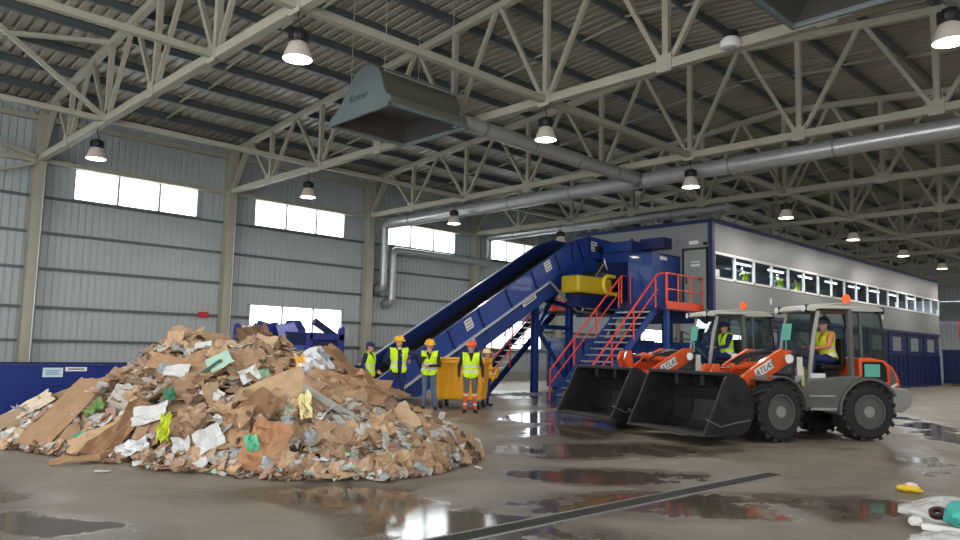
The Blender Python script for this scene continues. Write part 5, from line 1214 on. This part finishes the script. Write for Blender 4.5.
special('cardboard_sheet', 128, 440, 1.0, .36, CB2, 'layered brown cardboard bundle bent down the lower left slope', 'cardboard', R(50), (0, R(6)), .2, .25, .05)
special('cardboard_sheet', 105, 447, .9, .3, CLT, 'light brown cardboard strip sagging along the left foot', 'cardboard', R(8), (0, 0), .12, .15, .02)
special('cardboard_sheet', 75, 464, .55, .16, CB, 'torn cardboard edge at the left foot of the heap', 'cardboard', R(5), (0, 0), .05, .1, .02)
special('paper_sheet', 224, 374, .34, .28, GN, 'mint green sheet on the upper front slope', 'paper', R(25), (R(4), 0), .26, .1, .01, n=4)
special('paper_sheet', 214, 380, .4, .08, paper_mat('sheet_dkgreen', (62, 84, 76)), 'dark green folder edge beside the mint sheet', 'paper', R(38), (R(4), 0), .24, .05, .01, n=4)
special('paper_sheet', 180, 384, .36, .22, WH, 'white folded sheet on the upper left slope', 'paper', R(-15), (R(8), 0), .22, .35, .02, n=4)
special('paper_sheet', 251, 385, .26, .24, WH, 'white rounded sheet right of the mint sheet', 'paper', R(20), (R(8), 0), .22, .1, .03, n=4)
special('paper_sheet', 160, 422, .5, .26, WH, 'bright white crumpled sheet in the middle left of the slope', 'paper', R(-10), (R(8), 0), .2, .35, .04, n=5)
special('paper_sheet', 213, 447, .34, .3, WH, 'square white sheet standing on the lower slope', 'paper', R(20), (R(14), 0), .2, .15, .02, n=4)
special('paper_sheet', 205, 352, .26, .12, WH, 'small white card on the crest', 'paper', R(0), (R(8), 0), .15, .1, .01, n=3)
special('paper_sheet', 213, 402, .32, .16, WH, 'bent white sheet at mid slope', 'paper', R(-40), (R(8), 0), .2, .3, .02, n=4)
special('paper_sheet', 135, 455, .5, .22, FILM, 'greyish plastic film at the left foot', 'plastic film', R(5), (0, 0), .1, .3, .06, n=6, ragged=.2)
special('paper_sheet', 72, 432, .4, .34, FILM, 'crumpled grey film beside the leaning flat cardboard', 'plastic film', R(20), (R(8), 0), .18, .3, .07, n=6, ragged=.2)
special('plastic_wrapping', 171, 436, .15, .36, LIME, 'lime yellow plastic wrapping hanging on the lower slope', 'wrapping', R(-12), (R(14), 0), .24, .3, .05, n=6, ragged=.3)
special('plastic_wrapping', 103, 416, .28, .14, mat('wrap_green', (116, 150, 84), .5, var=.3), 'crumpled green wrapping above the left foot', 'wrapping', R(15), (R(8), 0), .2, .3, .06, n=6, ragged=.3)
special('plastic_wrapping', 175, 404, .16, .22, mat('wrap_dkgreen', (46, 110, 82), .5), 'dark green wrapper at mid slope', 'wrapping', R(15), (R(8), 0), .22, .3, .04, n=4, ragged=.2)
special('plastic_wrapping', 257, 454, .14, .2, mat('wrap_mid', (92, 178, 140), .5), 'small sea-green wrapper beside the orange-brown flap', 'wrapping', R(15), (R(10), 0), .24, .3, .03, n=4, ragged=.2)
special('plastic_wrapping', 88, 442, .2, .08, mat('wrap_teal', (40, 160, 130), .5), 'small teal scrap at the left foot', 'wrapping', R(5), (R(8), 0), .2, .2, .02, n=3, ragged=.2)
special('plastic_wrapping', 304, 376, .14, .26, mat('wrap_amber', (232, 172, 60), .5), 'small amber wrapper near the crest next to the men', 'wrapping', R(10), (R(10), 0), .24, .3, .04, n=4, ragged=.2)
special('plastic_film', 315, 374, .5, .5, FILM, 'grey crumpled plastic film near the crest next to the men', 'plastic film', R(10), (R(8), 0), .24, .3, .09, n=7, ragged=.3)
special('paper_sheet', 307, 418, .16, .42, paper_mat('sheet_cream', (216, 206, 150)), 'cream sheet hanging on the right slope', 'paper', R(5), (R(14), 0), .22, .3, .04, n=4, ragged=.2)
special('cardboard_sheet', 330, 414, .9, .1, paper_mat('edge_grey', (150, 148, 140), .1), 'thin grey cardboard edge running down the right slope', 'cardboard', R(-38), (R(10), 0), .2, .04, .01, n=5)
special('paper_sheet', 440, 430, .12, .42, WH, 'white sheet standing upright at the right tail of the heap', 'paper', R(-14), (R(25), 0), .1, .1, .03, n=4)
for px, py, w, yw, lab in ((395, 425, .6, 20, 'pale crushed carton on the right tail'), (420, 418, .5, -15, 'pale torn carton before the jeans-clad man'), (372, 440, .55, 40, 'pale flattened carton at mid right foot'), (455, 450, .45, 10, 'brown carton at the right end of the heap'), (430, 462, .4, -30, 'brown torn box near the right foot'), (392, 466, .4, 25, 'light cardboard corner at the right foot')):
    special('cardboard_sheet', px, py, w, w * .6, CLT if 'pale' in lab or 'light' in lab else CB, lab, 'cardboard', R(yw), (R(6), 0), .14, .35, .05, n=6)
# loose bits on the floor near the heap
for px, py, w in ((102, 473, .16), (440, 471, .1), (478, 470, .1), (468, 452, .14)):
    special('paper_scrap', px, py, w, w * .4, WH, 'small white scrap on the bare floor %s' % {102: 'before the left end of the heap', 440: 'before the right end of the heap', 478: 'just past the right tip of the heap', 468: 'on the right tip of the heap'}[px], 'paper', 0, (0, 0), .01, .1, .008, n=3, face=0)

# ------------------------------------------------------------------ rubbish at the right edge
def lump(c, r, seed, amp, n=26, k=16):
    rg = random.Random(seed); m_ = MB(); m_.ell((0, 0, 0), r, n, k); ph = [(rg.uniform(2, 9), rg.uniform(0, 6), Vector((rg.uniform(-1, 1), rg.uniform(-1, 1), rg.uniform(-1, 1))).normalized()) for _ in range(9)]
    out = []
    for v in m_.V:
        v = Vector(v); u_ = Vector((v.x / r[0], v.y / r[1], v.z / r[2])); d = sum(abs(math.sin(u_.dot(a) * f + p_)) - .6 for f, p_, a in ph) / 9
        w_ = v * (1 + amp * d * 3); w_.z = max(w_.z, -r[2] * .7); out.append(tuple(w_ + Vector(c) + Vector((0, 0, r[2] * .7 + .004))))
    m_.V = out; return m_
BAG = bpy.data.materials.new('clear_bag'); BAG.use_nodes = True; nt = BAG.node_tree; b_ = nt.nodes['Principled BSDF']; b_.inputs['Base Color'].default_value = lin((222, 222, 220)); b_.inputs['Roughness'].default_value = .18; n_b = nt.nodes.new('ShaderNodeTexNoise'); n_b.inputs['Scale'].default_value = 14; n_b.inputs['Detail'].default_value = 5; n_b.inputs['Distortion'].default_value = 1.5; bp_ = nt.nodes.new('ShaderNodeBump'); bp_.inputs['Strength'].default_value = .5; bp_.inputs['Distance'].default_value = .05; nt.links.new(n_b.outputs['Fac'], bp_.inputs['Height']); nt.links.new(bp_.outputs['Normal'], b_.inputs['Normal'])
tr__ = nt.nodes.new('ShaderNodeBsdfTransparent'); mx_ = nt.nodes.new('ShaderNodeMixShader'); mx_.inputs[0].default_value = .8; nt.links.new(tr__.outputs[0], mx_.inputs[1]); nt.links.new(b_.outputs[0], mx_.inputs[2]); nt.links.new(mx_.outputs[0], nt.nodes['Material Output'].inputs[0])
tag(lump((-1.92, 8.2, 0), (.46, .46, .13), 3, .2, 40, 24).build('plastic_bag', BAG, smooth=True), 'clear plastic bag lying at the right edge behind the white batten', 'bag')
tag(lump((-1.62, 6.85, 0), (.34, .3, .1), 5, .2, 40, 24).build('plastic_bag', BAG, smooth=True), 'clear plastic bag at the bottom right edge in front of the white batten', 'bag')
tag(lump((-1.78, 7.75, .08), (.17, .16, .12), 8, .2).build('cloth_bundle', mat('cloth_teal', (70, 172, 160), .8, var=.15), smooth=True), 'teal cloth bundle in the clear bag at the right edge', 'cloth')
mb = MB(); mb.beam((-2.0, 7.3, .11), (-1.3, 7.12, .14), .07, .05); tag(mb.build('batten', WHITE, bevel=.01), 'white batten lying across the clear bag at the right edge', 'batten')
mb = MB(); mb.lathe([(.035, -.02), (.07, -.02), (.07, .02), (.035, .02)], 20, close=True); q = Matrix.Rotation(.5, 3, 'X'); mb.V = [tuple(q @ Vector(v) + Vector((-2.0, 7.74, .16))) for v in mb.V]; tag(mb.build('tape_roll', mat('tape_brown', (52, 24, 26), .4), smooth=True), 'dark brown tape roll resting on the clear bag', 'tape roll')
tag(lump((-2.16, 7.68, .03), (.06, .06, .045), 12, .3, 16, 10).build('crumpled_paper', paper_mat('crump_white', (222, 220, 216), .05)), 'crumpled white paper at the left end of the white batten', 'paper')
tag(lump((-2.81, 9.78, 0), (.13, .07, .035), 14, .45, 18, 10).build('plastic_wrapper', mat('wrapper_yellow', (226, 190, 24), .45)), 'flat yellow wrapper on the wet floor at the right', 'wrapper')
tag(lump((-2.79, 9.80, .045), (.07, .04, .03), 15, .25, 14, 8).build('paper_scrap', mat('scrap_pink', (232, 206, 200), .7)), 'pale pink scrap lying on the yellow wrapper', 'paper')

# ------------------------------------------------------------------ light
w = bpy.data.worlds.new('world'); sc.world = w; w.use_nodes = True
bg = w.node_tree.nodes['Background']; bg.inputs[0].default_value = (.97, .985, 1, 1); bg.inputs[1].default_value = WORLD
def portal(c, sx, sy, rot):
    l = bpy.data.lights.new('portal', 'AREA'); l.shape = 'RECTANGLE'; l.size = sx; l.size_y = sy; l.cycles.is_portal = True
    o = bpy.data.objects.new('portal', l); COL.objects.link(o); o.location = c; o.rotation_euler = rot
portal((-9, YB - .05, 3.2), 20, 6.4, (R(90), 0, 0)); portal((XR + .08, -3, 2.8), 5.6, 12, (0, R(90), 0))
for w0, w1 in up_w: portal((XW - .1, (w0 + w1) / 2, 6.69), 1.04, w1 - w0, (0, R(-90), 0)); portal((XR + .12, (w0 + w1) / 2, 6.69), 1.04, w1 - w0, (0, R(90), 0))
for w0, w1 in lo_w: portal((XW - .1, (w0 + w1) / 2, 2.36), 1.48, w1 - w0, (0, R(-90), 0))
sc.cycles.max_bounces = 8; sc.cycles.diffuse_bounces = 5; sc.cycles.glossy_bounces = 4; sc.cycles.transparent_max_bounces = 16; sc.cycles.transmission_bounces = 4
sc.cycles.sample_clamp_indirect = 6; sc.cycles.caustics_reflective = False; sc.cycles.caustics_refractive = False
sc.cycles.use_denoising = True
